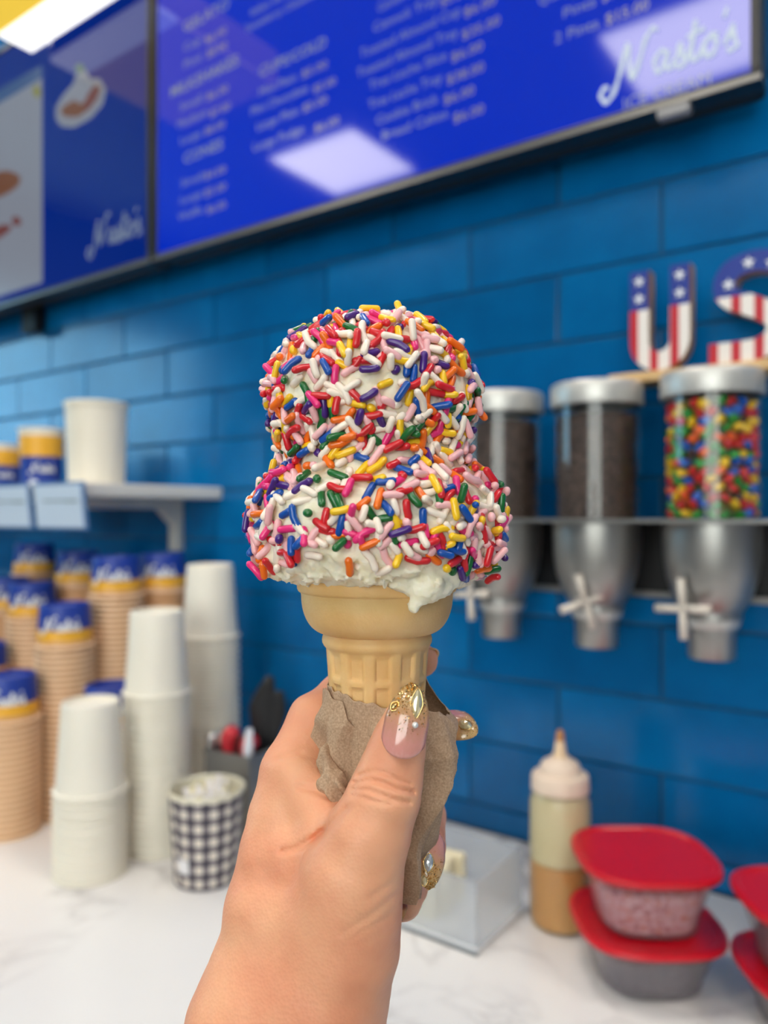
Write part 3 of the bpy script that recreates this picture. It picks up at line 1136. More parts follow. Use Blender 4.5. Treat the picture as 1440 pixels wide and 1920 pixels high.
def cup_inv(name, R, r, H, m, seg=36):
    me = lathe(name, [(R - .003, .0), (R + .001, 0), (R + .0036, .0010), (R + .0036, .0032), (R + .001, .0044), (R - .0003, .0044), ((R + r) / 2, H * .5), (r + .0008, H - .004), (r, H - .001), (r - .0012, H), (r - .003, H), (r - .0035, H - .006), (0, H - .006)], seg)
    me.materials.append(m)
    return me


def cup_in_rot(i):
    return (random.uniform(-.006, .006), random.uniform(-.006, .006), random.uniform(0, 6))


logo_white = mat('cup_logo_white', (236, 236, 236), .45)


def cyl_logo(R, size, z0, t0, R2=None, h=.07):
    """script wrapped on a cup wall; t0 is the direction it faces"""
    wid = 3.0 * size

    def fn(a, b):
        zz = z0 + b
        rr = R + ((R2 or R) - R) * zz / h + .0006
        t = t0 + (a - wid / 2) / rr
        return (rr * math.cos(t), rr * math.sin(t), zz)
    return script_mesh(size, fn, .075, 'logo', 5)


ONES = ['', 'first', 'second', 'third', 'fourth', 'fifth', 'sixth', 'seventh', 'eighth', 'ninth', 'tenth', 'eleventh', 'twelfth', 'thirteenth', 'fourteenth',
        'fifteenth', 'sixteenth', 'seventeenth', 'eighteenth', 'nineteenth']
TENS = {2: ('twentieth', 'twenty'), 3: ('thirtieth', 'thirty'), 4: ('fortieth', 'forty'), 5: ('fiftieth', 'fifty')}


def nth(k):
    if k < 20:
        return ONES[k]
    a, b = TENS[k // 10]
    return a if k % 10 == 0 else b + '-' + ONES[k % 10]


def stack(x, y, top_h, kind, pitch, label_top, label_nest, single=True, face=None):
    """upside-down nested cups standing on the counter up to top_h"""
    if kind == 'white':
        R, r, H, m = .0475, .0385, .125, m_cupw
    else:
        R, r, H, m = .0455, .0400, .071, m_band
    n = max(1, int(round((top_h - H) / pitch)))
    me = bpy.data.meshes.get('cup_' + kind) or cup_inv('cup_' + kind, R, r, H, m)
    base = COUNTER_H
    top_h = H + n * pitch
    nm = 'paper_cup' if kind == 'white' else 'ice_cream_cup'
    e = empty(nm, (x, y, base + n * pitch), label=label_top, cat='cup', group='topmost cups of the stacks')
    b = obj('cup_body', me, None, e)
    rim = lathe('cup_rim', [(R + .0010, .0002), (R + .0040, .0008), (R + .0044, .002), (R + .0040, .0034), (R + .0010, .004), (R, .002), (R + .001, .0002)], 36)
    obj('rim', rim, m_cupw if kind == 'white' else mat('cream_rim', CREAM, .5), e)
    if kind != 'white':
        t0 = math.atan2(-y, -x) if face is None else face
        obj('logo', cyl_logo(R, .022, .028, t0 - .2, r, H), logo_white, e)
    if single:
        for i in range(n):
            o = obj(nm, me, None, None, (x + random.uniform(-.0004, .0004), y + random.uniform(-.0004, .0004), base + i * pitch))
            tag(o, nth(n - i + 1) + ' from the top, ' + label_nest, 'cup', label_nest)
    else:
        mb = MB()
        bm = bmesh.new()
        for i in range(n):
            k0 = len(bm.verts)
            bm.from_mesh(me)
            bm.verts.ensure_lookup_table()
            for vv in bm.verts[k0:]:
                vv.co.z += i * pitch
        me2 = bpy.data.meshes.new('nested_cups')
        bm.to_mesh(me2)
        bm.free()
        me2.polygons.foreach_set('use_smooth', [True] * len(me2.polygons))
        me2.materials.clear()
        me2.materials.append(mat('cream_wall', (214, 166, 120), .5))
        o = obj('nested_cups', me2, None, None, (x, y, base))
        tag(o, label_nest, 'cups', kind='stuff')


CH = CAMZ - COUNTER_H
stack(-.977, .645, .243, 'white', .0118, 'top white paper cup of the shortest, nearest white stack', 'white cup in the shortest white stack')
stack(-.968, .752, .365, 'white', .0118, 'top white paper cup of the middle white stack', 'white cup in the middle white stack')
stack(-1.03, .912, .415, 'white', .0118, 'top white paper cup of the tallest, farthest white stack', 'white cup in the tallest white stack')
P2 = .0095
stack(-1.21, .652, .252, 'blue', P2, 'top blue and yellow cup of the stack nearest the left edge', 'cream-rimmed cup in the stack nearest the left edge')
stack(-1.207, .748, .359, 'blue', P2, 'top blue cup of the cream stack left of the short white stack', 'cream-rimmed cup in the stack left of the short white stack')
stack(-1.207, .848, .432, 'blue', P2, 'top blue cup of the tall stack behind the middle white stack', 'cream-rimmed cup in the tall stack behind the middle white stack')
stack(-1.207, .950, .434, 'blue', P2, 'top blue and yellow cup of the stack under the shelf bracket', 'cream-rimmed cup nested in the stack under the shelf bracket', single=False)
stack(-1.43, .818, .377, 'blue', P2, 'top blue cup of the second row stack at far left', 'cream-rimmed cup in the second row stack at far left')
stack(-1.43, .916, .435, 'blue', P2, 'top blue cup of the shaded stack below the white tub', 'cream-rimmed cups nested in the shaded stack below the white tub', single=False)
stack(-1.66, .955, .437, 'blue', P2, 'top dark blue cup of the shaded stack below the price card', 'cream-rimmed cups nested in the shaded stack below the price card', single=False)
stack(-1.58, .850, .372, 'blue', P2, 'top dark blue cup of the stack cut by the left edge, upper', 'cream-rimmed cups nested in the stack cut by the left edge, upper', single=False)
stack(-1.43, .720, .271, 'blue', P2, 'top blue and orange cup cut by the left edge, lower', 'cream-rimmed cups nested in the stack cut by the left edge, lower', single=False)
stack(-1.088, .756, .229, 'blue', P2, 'small blue cup top peeking between the white stacks', 'cream-rimmed cups hidden between the white stacks', single=False)

# things on the shelf
e = empty('white_tub', (-1.351, .905, ZF(shz1)), label='plain white paper tub standing on the wall shelf', cat='tub')
obj('tub_body', lathe('tub_body', [(0, .004), (.05, .004), (.0515, 0), (.053, .001), (.0585, .155), (.0565, .155), (.051, .006)], 48), m_cupw2, e)
obj('rim', lathe('rim', [(.0565, .160), (.058, .163), (.0605, .163), (.0615, .159), (.0605, .155), (.058, .155), (.0565, .160)], 48), m_cupw2, e)
obj('tub_lid', lathe('tub_lid', [(0, .159), (.0575, .159), (.0575, .157), (0, .157)], 32), m_cupw2, e)
for (x, y, s_, lb2) in ((-1.513, .885, 1.0, 'blue and yellow paper cup standing upright on the shelf beside the tub'), (-1.675, .885, .80, 'blue and yellow paper cup on the shelf cut by the left edge')):
    e = empty('ice_cream_cup', (x, y, ZF(shz1)), label=lb2, cat='cup', group='cups on the wall shelf')
    e.scale = (1, 1, s_)
    obj('cup_body', lathe('cup_body', [(0, .004), (.036, .004), (.0375, 0), (.0385, .001), (.0445, .118), (.043, .118), (.037, .006)], 40), m_band_up, e)
    obj('rim', lathe('rim', [(.043, .118), (.0445, .121), (.0465, .1205), (.0465, .117), (.0445, .116), (.043, .118)], 40), mat('rim_white', (236, 230, 220), .5), e)
    obj('logo', cyl_logo(.038, .017, .03, math.atan2(-y, -x), .0445, .118), logo_white, e)

# =================================================================== GINGHAM CUP, UTENSIL HOLDER
m_ging = mat('gingham_print', (230, 222, 208), .5)
t_ = nd(m_ging, 'ShaderNodeTexCoord')
sp = nd(m_ging, 'ShaderNodeSeparateXYZ')
lk(m_ging, t_.outputs['UV'], sp.inputs[0])


def stripes(m, out, n, ph=0.0):
    a = nd(m, 'ShaderNodeMath', operation='MULTIPLY_ADD')
    a.inputs[1].default_value = n
    a.inputs[2].default_value = ph
    lk(m, out, a.inputs[0])
    b = nd(m, 'ShaderNodeMath', operation='FRACT')
    lk(m, a.outputs[0], b.inputs[0])
    c = nd(m, 'ShaderNodeMath', operation='LESS_THAN')
    c.inputs[1].default_value = .5
    lk(m, b.outputs[0], c.inputs[0])
    return c.outputs[0]


sa = stripes(m_ging, sp.outputs['X'], 15)
sb_ = stripes(m_ging, sp.outputs['Y'], 6.5, .2)
ad_ = nd(m_ging, 'ShaderNodeMath', operation='ADD')
lk(m_ging, sa, ad_.inputs[0])
lk(m_ging, sb_, ad_.inputs[1])
dv = nd(m_ging, 'ShaderNodeMath', operation='DIVIDE')
dv.inputs[1].default_value = 2.0
lk(m_ging, ad_.outputs[0], dv.inputs[0])
lk(m_ging, ramp(m_ging, dv.outputs[0], [(0, (232, 222, 208)), (.4, (120, 112, 118)), (.8, (44, 42, 58))], 'CONSTANT'), bsdf(m_ging).inputs['Base Color'])
gx, gy = -.833, .731
e = empty('gingham_cup', (gx, gy, COUNTER_H), label='black and white checked paper cup full of wrapped spoons', cat='cup')
obj('cup_body', lathe('cup_body', [(0, .003), (.041, .003), (.043, 0), (.0435, .001), (.0515, .122), (.05, .122), (.042, .004)], 64), m_ging, e)
obj('rim', lathe('rim', [(.0495, .124), (.051, .127), (.053, .1265), (.0535, .124), (.053, .1215), (.051, .121), (.0495, .124)], 48), mat('rim_cream', (228, 222, 200), .5), e)
obj('inner_wall', lathe('inner_wall', [(.0418, .006), (.0496, .1235)], 48), mat('rim_cream'), e)
tt0 = math.atan2(-gy, -gx) - .95
lv, lf = [], []
for i in range(7):
    for j in range(2):
        t = tt0 + i * .07
        zz = .022 + j * .02
        rr = .0432 + .0085 * zz / .122 + .0006
        lv.append((rr * math.cos(t), rr * math.sin(t), zz))
for i in range(6):
    lf.append((2 * i, 2 * i + 2, 2 * i + 3, 2 * i + 1))
obj('sticker', mesh('sticker', lv, lf, True), mat('sticker_white', (226, 224, 226), .5), e)
m_spw = mat('spoon_wrap', (232, 228, 226), .35)
m_spc = mat('spoon_cream', (226, 216, 176), .45)
for k in range(40):
    a = random.uniform(0, 2 * PI)
    r0, r1 = random.uniform(0, .025), random.uniform(.012, .042)
    z1 = random.uniform(.120, .133)
    mb = MB()
    p0 = Vector((r0 * math.cos(a), r0 * math.sin(a), .006))
    p1 = Vector((r1 * math.cos(a), r1 * math.sin(a), z1))
    mb.tube([p0, p0.lerp(p1, .6), p0.lerp(p1, .85), p1], [.0025, .003, .0055, .0045], 8, .35, (math.cos(a), math.sin(a), 0))
    o = obj('wrapped_spoon', mb.me('wrapped_spoon', True), m_spw if k % 3 else m_spc, None, (gx, gy, COUNTER_H))
    tag(o, ('white wrapped' if k % 3 else 'cream wooden') + ' spoon standing in the checked cup', 'spoon', 'spoons in the checked cup')

ux, uy = -.888, .858
e = empty('utensil_holder', (ux, uy, COUNTER_H), rz=.12, label='square brushed metal utensil holder behind the checked cup', cat='holder')
m_uh = mat('holder_steel', (150, 148, 146), .4, metal=.7)
w = .044
uh = MB()
for a, b in (((-w, -w, .0), (w, w, .003)), ((-w, -w, .003), (w, -w + .002, .14)), ((-w, w - .002, .003), (w, w, .14)), ((-w, -w, .003), (-w + .002, w, .14)), ((w - .002, -w, .003), (w, w, .14))):
    uh.box(a, b)
bev(obj('holder_body', uh.me('holder_body'), m_uh, e), .002)
us = MB()
for a, b in (((-w - .001, -w - .001, .137), (w + .001, -w + .003, .143)), ((-w - .001, w - .003, .137), (w + .001, w + .001, .143)), ((-w - .001, -w, .137), (-w + .003, w, .143)), ((w - .003, -w, .137), (w + .001, w, .143))):
    us.box(a, b)
obj('holder_rim', us.me('holder_rim'), m_uh, e)


def utensil(name, pts, rs, m, label, cat, flat=1.0, axis=None, extra=None):
    en = empty(name, (ux, uy, COUNTER_H + .004), label=label, cat=cat, group='utensils in the metal holder')
    mb = MB()
    mb.tube([tuple(p) for p in catmull(pts, 6)], list(np.interp(np.linspace(0, 1, (len(pts) - 1) * 6 + 1), np.linspace(0, 1, len(rs)), rs)), 12, flat, axis)
    obj('handle', mb.me('handle', True), m, en)
    if extra:
        extra(en)
    return en


m_bk = mat('black_rubber', (22, 23, 26), .5)
utensil('spatula', [(.0, .015, .0), (.014, .015, .12), (.026, .013, .2), (.044, .010, .25)], [.005, .009, .022, .007], m_bk, 'black spatula with broad dark blade standing in the metal holder', 'spatula', .3, (.72, -.69, 0))
utensil('spatula', [(.01, .025, .0), (.022, .028, .12), (.036, .028, .19), (.05, .026, .225)], [.005, .009, .02, .007], m_bk, 'second black spatula leaning behind the first one', 'spatula', .3, (.72, -.69, 0))
utensil('scoop', [(-.005, -.02, .0), (-.012, -.02, .1), (-.014, -.022, .15), (-.002, -.022, .168)], [.004, .006, .013, .011], mat('red_plastic', (206, 52, 62), .35), 'red handled scoop in the metal holder', 'scoop')
utensil('tongs', [(.012, -.02, .0), (.02, -.018, .1), (.022, -.016, .145), (.034, -.016, .158)], [.004, .006, .013, .011], mat('red_plastic'), 'red tongs handle beside the red scoop', 'tongs')
utensil('measuring_spoon', [(-.036, -.03, .01), (-.036, -.032, .1), (-.036, -.036, .145), (-.034, -.037, .16)], [.003, .003, .009, .009], mat('chrome', (230, 230, 230), .12, metal=1), 'round silver spoon at the left corner of the metal holder', 'spoon')
utensil('paper_straw', [(.03, -.03, .0), (.034, -.03, .1), (.038, -.03, .15), (.041, -.03, .178)], [.004, .004, .008, .005], mat('white_plastic', (226, 228, 236), .4), 'white plastic utensil at the right side of the metal holder', 'utensil')

# =================================================================== SQUEEZE BOTTLE
bx_, by_ = -.384, .906
e = empty('squeeze_bottle', (bx_, by_, COUNTER_H), label='squeeze bottle half full of caramel with a pointed cap', cat='bottle')
BS = .23 / .222
m_milky = clear('milky_plastic', (250, 248, 240), 1.4, .25, .16, (232, 222, 190))
r_ = .0375
obj('bottle_body', lathe('bottle_body', [(0, .002), (r_ - .004, .001), (r_ - .001, .003), (r_, .008), (r_, .150), (r_ - .001, .158), (r_ - .005, .164), (r_ - .006, .168), (0, .168)], 48), m_milky, e)
obj('caramel', lathe('caramel', [(0, .004), (r_ - .004, .004), (r_ - .0015, .009), (r_ - .0015, .079), (r_ - .006, .0805), (0, .080)], 40), noise_colour('caramel_sauce', [(.3, (196, 138, 70)), (.7, (208, 152, 84))], 20, .35), e)
obj('sauce_film', lathe('sauce_film', [(0, .0815), (r_ - .0015, .0815), (r_ - .0015, .150), (r_ - .006, .163), (0, .166)], 40), noise_colour('sauce_film', [(.3, (206, 196, 162)), (.7, (218, 208, 178))], 24, .5), e)
m_cap = mat('cap_cream', (226, 204, 184), .45)
obj('cap_collar', lathe('cap_collar', [(r_ - .004, .166), (r_ - .002, .166), (r_ - .0025, .182), (r_ - .004, .185), (.026, .1875), (.0255, .190), (.024, .196), (.021, .2), (.0135, .203), (.012, .206), (0, .206)], 48), m_cap, e)
obj('nozzle', lathe('nozzle', [(.0115, .200), (.008, .208), (.0055, .226), (.004, .232), (0, .232)], 24), mat('nozzle_cream', (224, 196, 160), .45), e)
obj('nozzle_tip', lathe('nozzle_tip', [(.0056, .226), (.0050, .234), (.003, .239), (0, .2395)], 20), mat('nozzle_brown', (176, 122, 74), .5), e)

# =================================================================== RED LIDDED CONTAINERS
m_red = mat('red_lid', (196, 14, 34), .32)
m_tub = clear('container_clear', (248, 246, 248), 1.4, .12, .12, (216, 210, 216))
m_grey_crumb = noise_colour('grey_crumb', [(.3, (92, 88, 92)), (.6, (112, 108, 112)), (.8, (128, 122, 124))], 120, .8, bump=.4, bdist=.001)
m_pink_crumb = noise_colour('pink_crumb', [(.22, (110, 100, 110)), (.36, (196, 120, 126)), (.46, (226, 176, 176)), (.54, (238, 212, 206)), (.62, (206, 90, 96)), (.74, (214, 160, 110))], 130, .7, detail=2, bump=.5, bdist=.002)


def container(x, y, z, rz, s, h, fill, label):
    e = empty('lidded_container', (x, y, z), rz=rz, label=label, cat='container', group='red lidded containers')
    a = .07 * s
    b = a * .72
    obj('container_body', superloft('container_body', [(b * .9, b * .9, .001), (b, b, .003), (b * 1.06, b * 1.06, h * .3), (a * .93, a * .93, h * .86), (a * .95, a * .95, h * .88), (a * .97, a * .97, h * .93),
                                                         (a * .955, a * .955, h * .93), (a * .915, a * .915, h * .86), (b * 1.04, b * 1.04, h * .3), (b * .97, b * .97, .005), (0.0001, 0.0001, .005)], 64, 2.9), m_tub, e)
    obj('contents', superloft('contents', [(b * .95, b * .95, .0062), (b * 1.02, b * 1.02, h * .3), (a * .86, a * .86, h * .7), (a * .83, a * .83, h * .74), (.0001, .0001, h * .75)], 64, 2.9), fill, e)
    l = superloft('lid', [(a * .96, a * .96, h * .9), (a * 1.03, a * 1.03, h * .9), (a * 1.04, a * 1.04, h * .93), (a * 1.03, a * 1.03, h * .98), (a * 1.0, a * 1.0, h), (a * .94, a * .94, h), (a * .91, a * .91, h * .965), (a * .5, a * .5, h * .96), (.0001, .0001, h * .96)], 64, 2.9)
    obj('lid', l, m_red, e)
    return e


c1 = container(-.266, .862, COUNTER_H, .62, 1.08, .062, m_grey_crumb, 'red lidded tub of grey crumbs under the pink candy tub')
lbx = MB()
c2_ = container(-.268, .864, COUNTER_H + .0605, .62, 1.04, .072, m_pink_crumb, 'red lidded tub of pink crushed candy, topmost beside the bottle')
c3 = container(-.096, .872, COUNTER_H, .6, 1.06, .058, m_grey_crumb, 'red lidded tub of grey crumbs, lower one in the right corner')
c4 = container(-.098, .873, COUNTER_H + .0565, .62, 1.04, .070, m_grey_crumb, 'red lidded tub of grey crumbs, upper one in the right corner')
bev(box('sticker', (-.012, -.0535, .012), (.016, -.0525, .030), mat('sticker_white'), c1, rot=(-.16, 0, .1)), .0002)

# =================================================================== CLEAR ACRYLIC BOX
e = empty('acrylic_box', (-.53, .845, COUNTER_H), label='low clear acrylic box holding cream wafers behind the hand', cat='box')
m_acr = clear('acrylic', (250, 252, 253), 1.45, .05, .34, (240, 241, 244))
ab = MB()
x0, x1, y0, y1, hh = -.095, .095, -.06, .06, .082
for a, b in (((x0, y0, .004), (x1, y0 + .003, hh)), ((x0, y1 - .003, .004), (x1, y1, hh)), ((x0, y0 + .003, .004), (x0 + .003, y1 - .003, hh)), ((x1 - .003, y0 + .003, .004), (x1, y1 - .003, hh))):
    ab.box(a, b)
obj('box_walls', ab.me('box_walls'), m_acr, e)
box('box_base', (x0 - .004, y0 - .004, .0025), (x1 + .004, y1 + .004, .006), mat('base_white', (220, 222, 226), .3), e, b=.001)
box('base_edge', (x0 - .004, y0 - .006, 0), (x1 + .004, y0 + .004, .0045), mat('base_grey', (92, 100, 106), .3), e, b=.001)
box('base_foot', (x0, y0 + .006, 0), (x1, y1, .0024), mat('base_white'), e)
m_waf = noise_colour('cream_wafer', [(.3, (228, 214, 178)), (.7, (238, 228, 198))], 60, .6)
for k in range(4):
    o = box('wafer_pack', (-.03, -.008, 0), (.03, .008, .062), m_waf, None, (-.535 + .006 * (k % 2), .812 + k * .018, COUNTER_H + .0065), (0, 0, .04 * k), b=.004)
    tag(o, ['cream wafer pack at the front of the acrylic box', 'second cream wafer pack in the acrylic box', 'third cream wafer pack in the acrylic box', 'rearmost cream wafer pack in the acrylic box'][k], 'wafer pack', 'wafer packs in the acrylic box')

# =================================================================== ICE CREAM CONE (camera-aligned frame, metres)
AX = 280.0                       # cone axis, millimetres in front of the camera
MM = AX / FPX                    # millimetres per photo pixel at the axis


def fg(name, base, **kw):
    e = empty(name, c2w(base), rz=YAW, **kw)
    e['_b'] = 0
    del e['_b']
    return e


def rel(V, base):
    return np.asarray(V) - np.asarray(base)


cone_x = (707 - CX) * MM / 1000
Zp = lambda py: (HZ - py) * MM / 1000
cone_base = np.array([cone_x, AX / 1000, Zp(1480)])
cone = fg('ice_cream_cone', cone_base, label='cake cone with two vanilla scoops covered in rainbow sprinkles, held in the hand', cat='ice cream cone')

# ---- wafer
m_waf2 = noise_colour('wafer', [(.3, (222, 174, 108)), (.5, (231, 186, 124)), (.72, (238, 200, 144))], 55, .62, detail=6, sss=.25, sss_r=(1, .6, .3), sss_s=.003)
nb = nd(m_waf2, 'ShaderNodeTexNoise')
nb.inputs['Scale'].default_value = 900
bmp = nd(m_waf2, 'ShaderNodeBump')
bmp.inputs['Strength'].default_value = .18
bmp.inputs['Distance'].default_value = .0006
tc = nd(m_waf2, 'ShaderNodeTexCoord')
lk(m_waf2, tc.outputs['Object'], nb.inputs['Vector'])
lk(m_waf2, nb.outputs['Fac'], bmp.inputs['Height'])
lk(m_waf2, bmp.outputs['Normal'], bsdf(m_waf2).inputs['Normal'])
zr = lambda py: (1480 - py) * MM / 1000
R_ = lambda p: p * MM / 1000
prof_px = [(0, 1470), (70, 1470), (72, 1480), (76, 1480), (78, 1470)]
for y in np.linspace(1462, 1212, 70):
    prof_px.append((78 + (1462 - y) / 250 * 18.5, y))
prof_px += [(97.5, 1210), (100, 1207), (102.5, 1202), (103, 1197), (102, 1191), (99, 1187), (98.5, 1184)]
for t in np.linspace(0, 1, 18)[1:]:
    a = t * PI / 2
    prof_px.append((98.5 + 43 * math.sin(a) ** .9, 1184 - 62 * (1 - math.cos(a)) - 6 * t))
prof_px += [(142, 1112), (143, 1108), (147, 1106), (149, 1102), (150, 1090), (148, 1084), (143, 1083), (141, 1090), (138, 1130), (0, 1140)]


def waffle(t, r, z):
    py = 1480 - z / MM * 1000
    if 1212 <= py <= 1462:
        nbar = 12
        u = ((t / (2 * PI) * nbar + .28) % 1.0)
        du = min(u, 1 - u)
        bar = 1.0 if du < .2 else max(0, 1 - (du - .2) / .06)
        vb = 0
        for yy in (1266, 1338, 1410):
            d = abs(py - yy)
            vb = max(vb, 1.0 if d < 5 else max(0, 1 - (d - 5) / 4))
        if py < 1222:
            vb = max(vb, 1 - (py - 1212) / 10)
        return r - .0011 * (1 - max(bar, vb * .85))
    return r


obj('wafer_cone', lathe('wafer_cone', [(R_(a), zr(b)) for a, b in prof_px], 192, True, waffle), m_waf2, cone)

# ---- ice cream (millimetres, axis frame: x right, y away, z up from row HZ)
IX = cone_x * 1000


def superell(p, c, r, e1, e2):
    q = np.abs((p - np.array(c, np.float32)) / np.array(r, np.float32))
    k = ((q[:, 0] ** e1 + q[:, 1] ** e1) ** (e2 / e1) + q[:, 2] ** e2) ** (1 / e2)
    return (k - 1) * min(r)


def zpx(py):
    return (HZ - py) * MM


def cream(p, tex=True):
    w = p.copy()
    if tex:
        n1_ = vnoise(p, .045, 3.1)
        w[:, 0] += 2.2 * n1_
        w[:, 2] += 1.8 * vnoise(p, .05, 9.7)
    up = superell(w, (IX + (697 - 707) * MM, AX, zpx(752)), (35.8, 34.5, 28.0), 2.1, 2.3)
    lo_ = superell(w, (IX + (703 - 707) * MM, AX, zpx(975)), (42.6, 41, 23.2), 2.1, 2.7)
    neck = seg_d(w, (IX - 2, AX, zpx(800)), (IX - 1, AX, zpx(940)), 31, 33)
    d = smin(smin(up, lo_, 2.5), neck, 3.0)
    skirt = superell(w, (IX + (697 - 707) * MM, AX, zpx(1052)), (38.4, 37, 9.0), 2.1, 2.6)
    d = smin(d, skirt, 3.0)
    # overhang and drip on the right
    dr = seg_d(p, pc_mm(838, 1084, 256), pc_mm(806, 1102, 252), 4.2, 5.0)
    dr = smin(dr, seg_d(p, pc_mm(798, 1104, 252), pc_mm(779, 1130, 250), 5.2, 2.4), 2.0)
    dr = smin(dr, seg_d(p, pc_mm(779, 1130, 250), pc_mm(775, 1137, 250), 2.4, 2.0), 1.0)
    dr = smin(dr, seg_d(p, pc_mm(745, 1092, 251), pc_mm(800, 1102, 252), 2.6, 4.0), 2.0)
    dr = smin(dr, seg_d(p, pc_mm(842, 1082, 258), pc_mm(866, 1080, 274), 4.0, 3.6), 2.0)
    d = smin(d, dr, 2.5)
    if tex:
        low = np.clip((zpx(1045) - p[:, 2]) / 6, 0, 1)
        d += .55 * vnoise(p, .28, 5.0) + .32 * vnoise(p, .6, 2.0)
        d += low * (.7 * vnoise(p, .5, 7.0) + .45 * vnoise(p, 1.2, 1.0))
        d += .14 * vnoise(p, 1.3, 11.0)
    return d * .8


def pc_mm(px, py, d):
    return np.array([(px - CX) / FPX * d, d, (HZ - py) / FPX * d], np.float32)


me_ic, V_ic, Q_ic = nets(cream, (IX - 52, AX - 50, zpx(1160)), (IX + 52, AX + 50, zpx(585)), .62, 'ice_cream')
m_cream = noise_colour('vanilla', [(.3, (251, 236, 206)), (.7, (254, 243, 220))], 120, .42, sss=.5, sss_r=(1, .85, .6), sss_s=.004)
nb = nd(m_cream, 'ShaderNodeTexNoise')
nb.inputs['Scale'].default_value = 700
nb.inputs['Detail'].default_value = 5
bmp = nd(m_cream, 'ShaderNodeBump')
bmp.inputs['Strength'].default_value = .3
bmp.inputs['Distance'].default_value = .0006
tc = nd(m_cream, 'ShaderNodeTexCoord')
lk(m_cream, tc.outputs['Object'], nb.inputs['Vector'])
lk(m_cream, nb.outputs['Fac'], bmp.inputs['Height'])
lk(m_cream, bmp.outputs['Normal'], bsdf(m_cream).inputs['Normal'])
co = (V_ic / 1000 - cone_base).astype(np.float32)
me_ic.vertices.foreach_set('co', co.ravel())
me_ic.update()
ic = obj('ice_cream', me_ic, m_cream, cone)

# ---- sprinkles
nrm = np.zeros((len(V_ic), 3))
fn_ = np.cross(V_ic[Q_ic[:, 2]] - V_ic[Q_ic[:, 0]], V_ic[Q_ic[:, 3]] - V_ic[Q_ic[:, 1]])
for k in range(4):
    np.add.at(nrm, Q_ic[:, k], fn_)
nrm /= np.linalg.norm(nrm, axis=1)[:, None] + 1e-9
# smoothed normals from the untextured solid keep the sprinkles lying on the scoop
eps = .6
cand = rng.permutation(len(V_ic))
SPC = {'white': ((248, 232, 216), 27), 'pale_pink': ((250, 190, 192), 17), 'hot_pink': ((236, 48, 126), 10), 'red': ((212, 34, 44), 10),
       'orange': ((248, 116, 22), 11), 'yellow': ((250, 200, 30), 11), 'green': ((22, 104, 46), 9), 'blue': ((8, 80, 170), 8), 'purple': ((70, 28, 122), 5)}


def capsule(L, r, bend, seg=8):
    pts, rs = [], []
    for t in np.linspace(0, 1, 4):
        a = PI / 2 * (1 - t)
        pts.append((-L / 2 + r * (1 - math.sin(a)) * 1.0, 0))
        rs.append(r * math.cos(a) if t > 0 else r * .05)
    pts = [(-L / 2 + r * (1 - math.cos(a)), r * math.sin(a)) for a in (0.02, .55, 1.05, PI / 2)]
    full = pts + [(0, r * 1.0)] + [(-x, q) for x, q in pts[::-1]]
    P = [(x, bend * (x / (L / 2)) ** 2, 0) for x, _ in full]
    return MB().tube(P, [max(q, r * .04) for _, q in full], seg)


sp_mesh = {}
sp_mb = {}
for cn, (c, w) in SPC.items():
    m = mat('sprinkle_' + cn, c, .3, sss=.15, sss_r=(1, .6, .5), sss_s=.001, coat=.25)
    for k, (L, b) in enumerate(((.0076, .0), (.0068, .0004), (.0084, .0012), (.0058, 0), (.0034, 0))):
        mb = capsule(L, .00126 if k < 4 else .0014, b)
        sp_mb[cn, k] = mb
        me = mb.me('sprinkle', True)
        me.materials.append(m)
        sp_mesh[cn, k] = me
names = list(SPC)
wts = [SPC[c][1] for c in names]
taken = []
grid = {}
cell = 3.0
cam_mm = np.zeros(3)
spr = []
patch = vnoise(V_ic, .07, 21.0)
for i in cand:
    p, n = V_ic[i], nrm[i]
    py = HZ - p[2] / p[1] * FPX
    px = CX + p[0] / p[1] * FPX
    if py > 1066 + 14 * math.sin(px * .03):
        continue
    if n[2] < -.55:
        continue
    md = 2.55
    if patch[i] > .22:
        md = 4.0
    # barer front of the lower scoop, as in the photo
    if p[1] < AX - 25 and 1020 < py < 1080 and 560 < px < 720:
        md = 6.5
    if p[1] < AX - 20 and 850 < py < 960 and 560 < px < 720:
        md = 3.6
    if py > 1040:
        md = max(md, 3.4)
    g = tuple((p // cell).astype(int))
    ok = True
    for a in (-2, -1, 0, 1, 2):
        for b in (-2, -1, 0, 1, 2):
            for c in (-2, -1, 0, 1, 2):
                for q in grid.get((g[0] + a, g[1] + b, g[2] + c), ()):
                    if ((q - p) ** 2).sum() < md * md:
                        ok = False
                        break
                if not ok:
                    break
            if not ok:
                break
        if not ok:
            break
    if not ok:
        continue
    grid.setdefault(g, []).append(p)
    facing = float(-(n @ p) / np.linalg.norm(p))
    spr.append((facing, p, n))
front = sorted([s for s in spr if s[0] > .05], key=lambda s: -s[0])
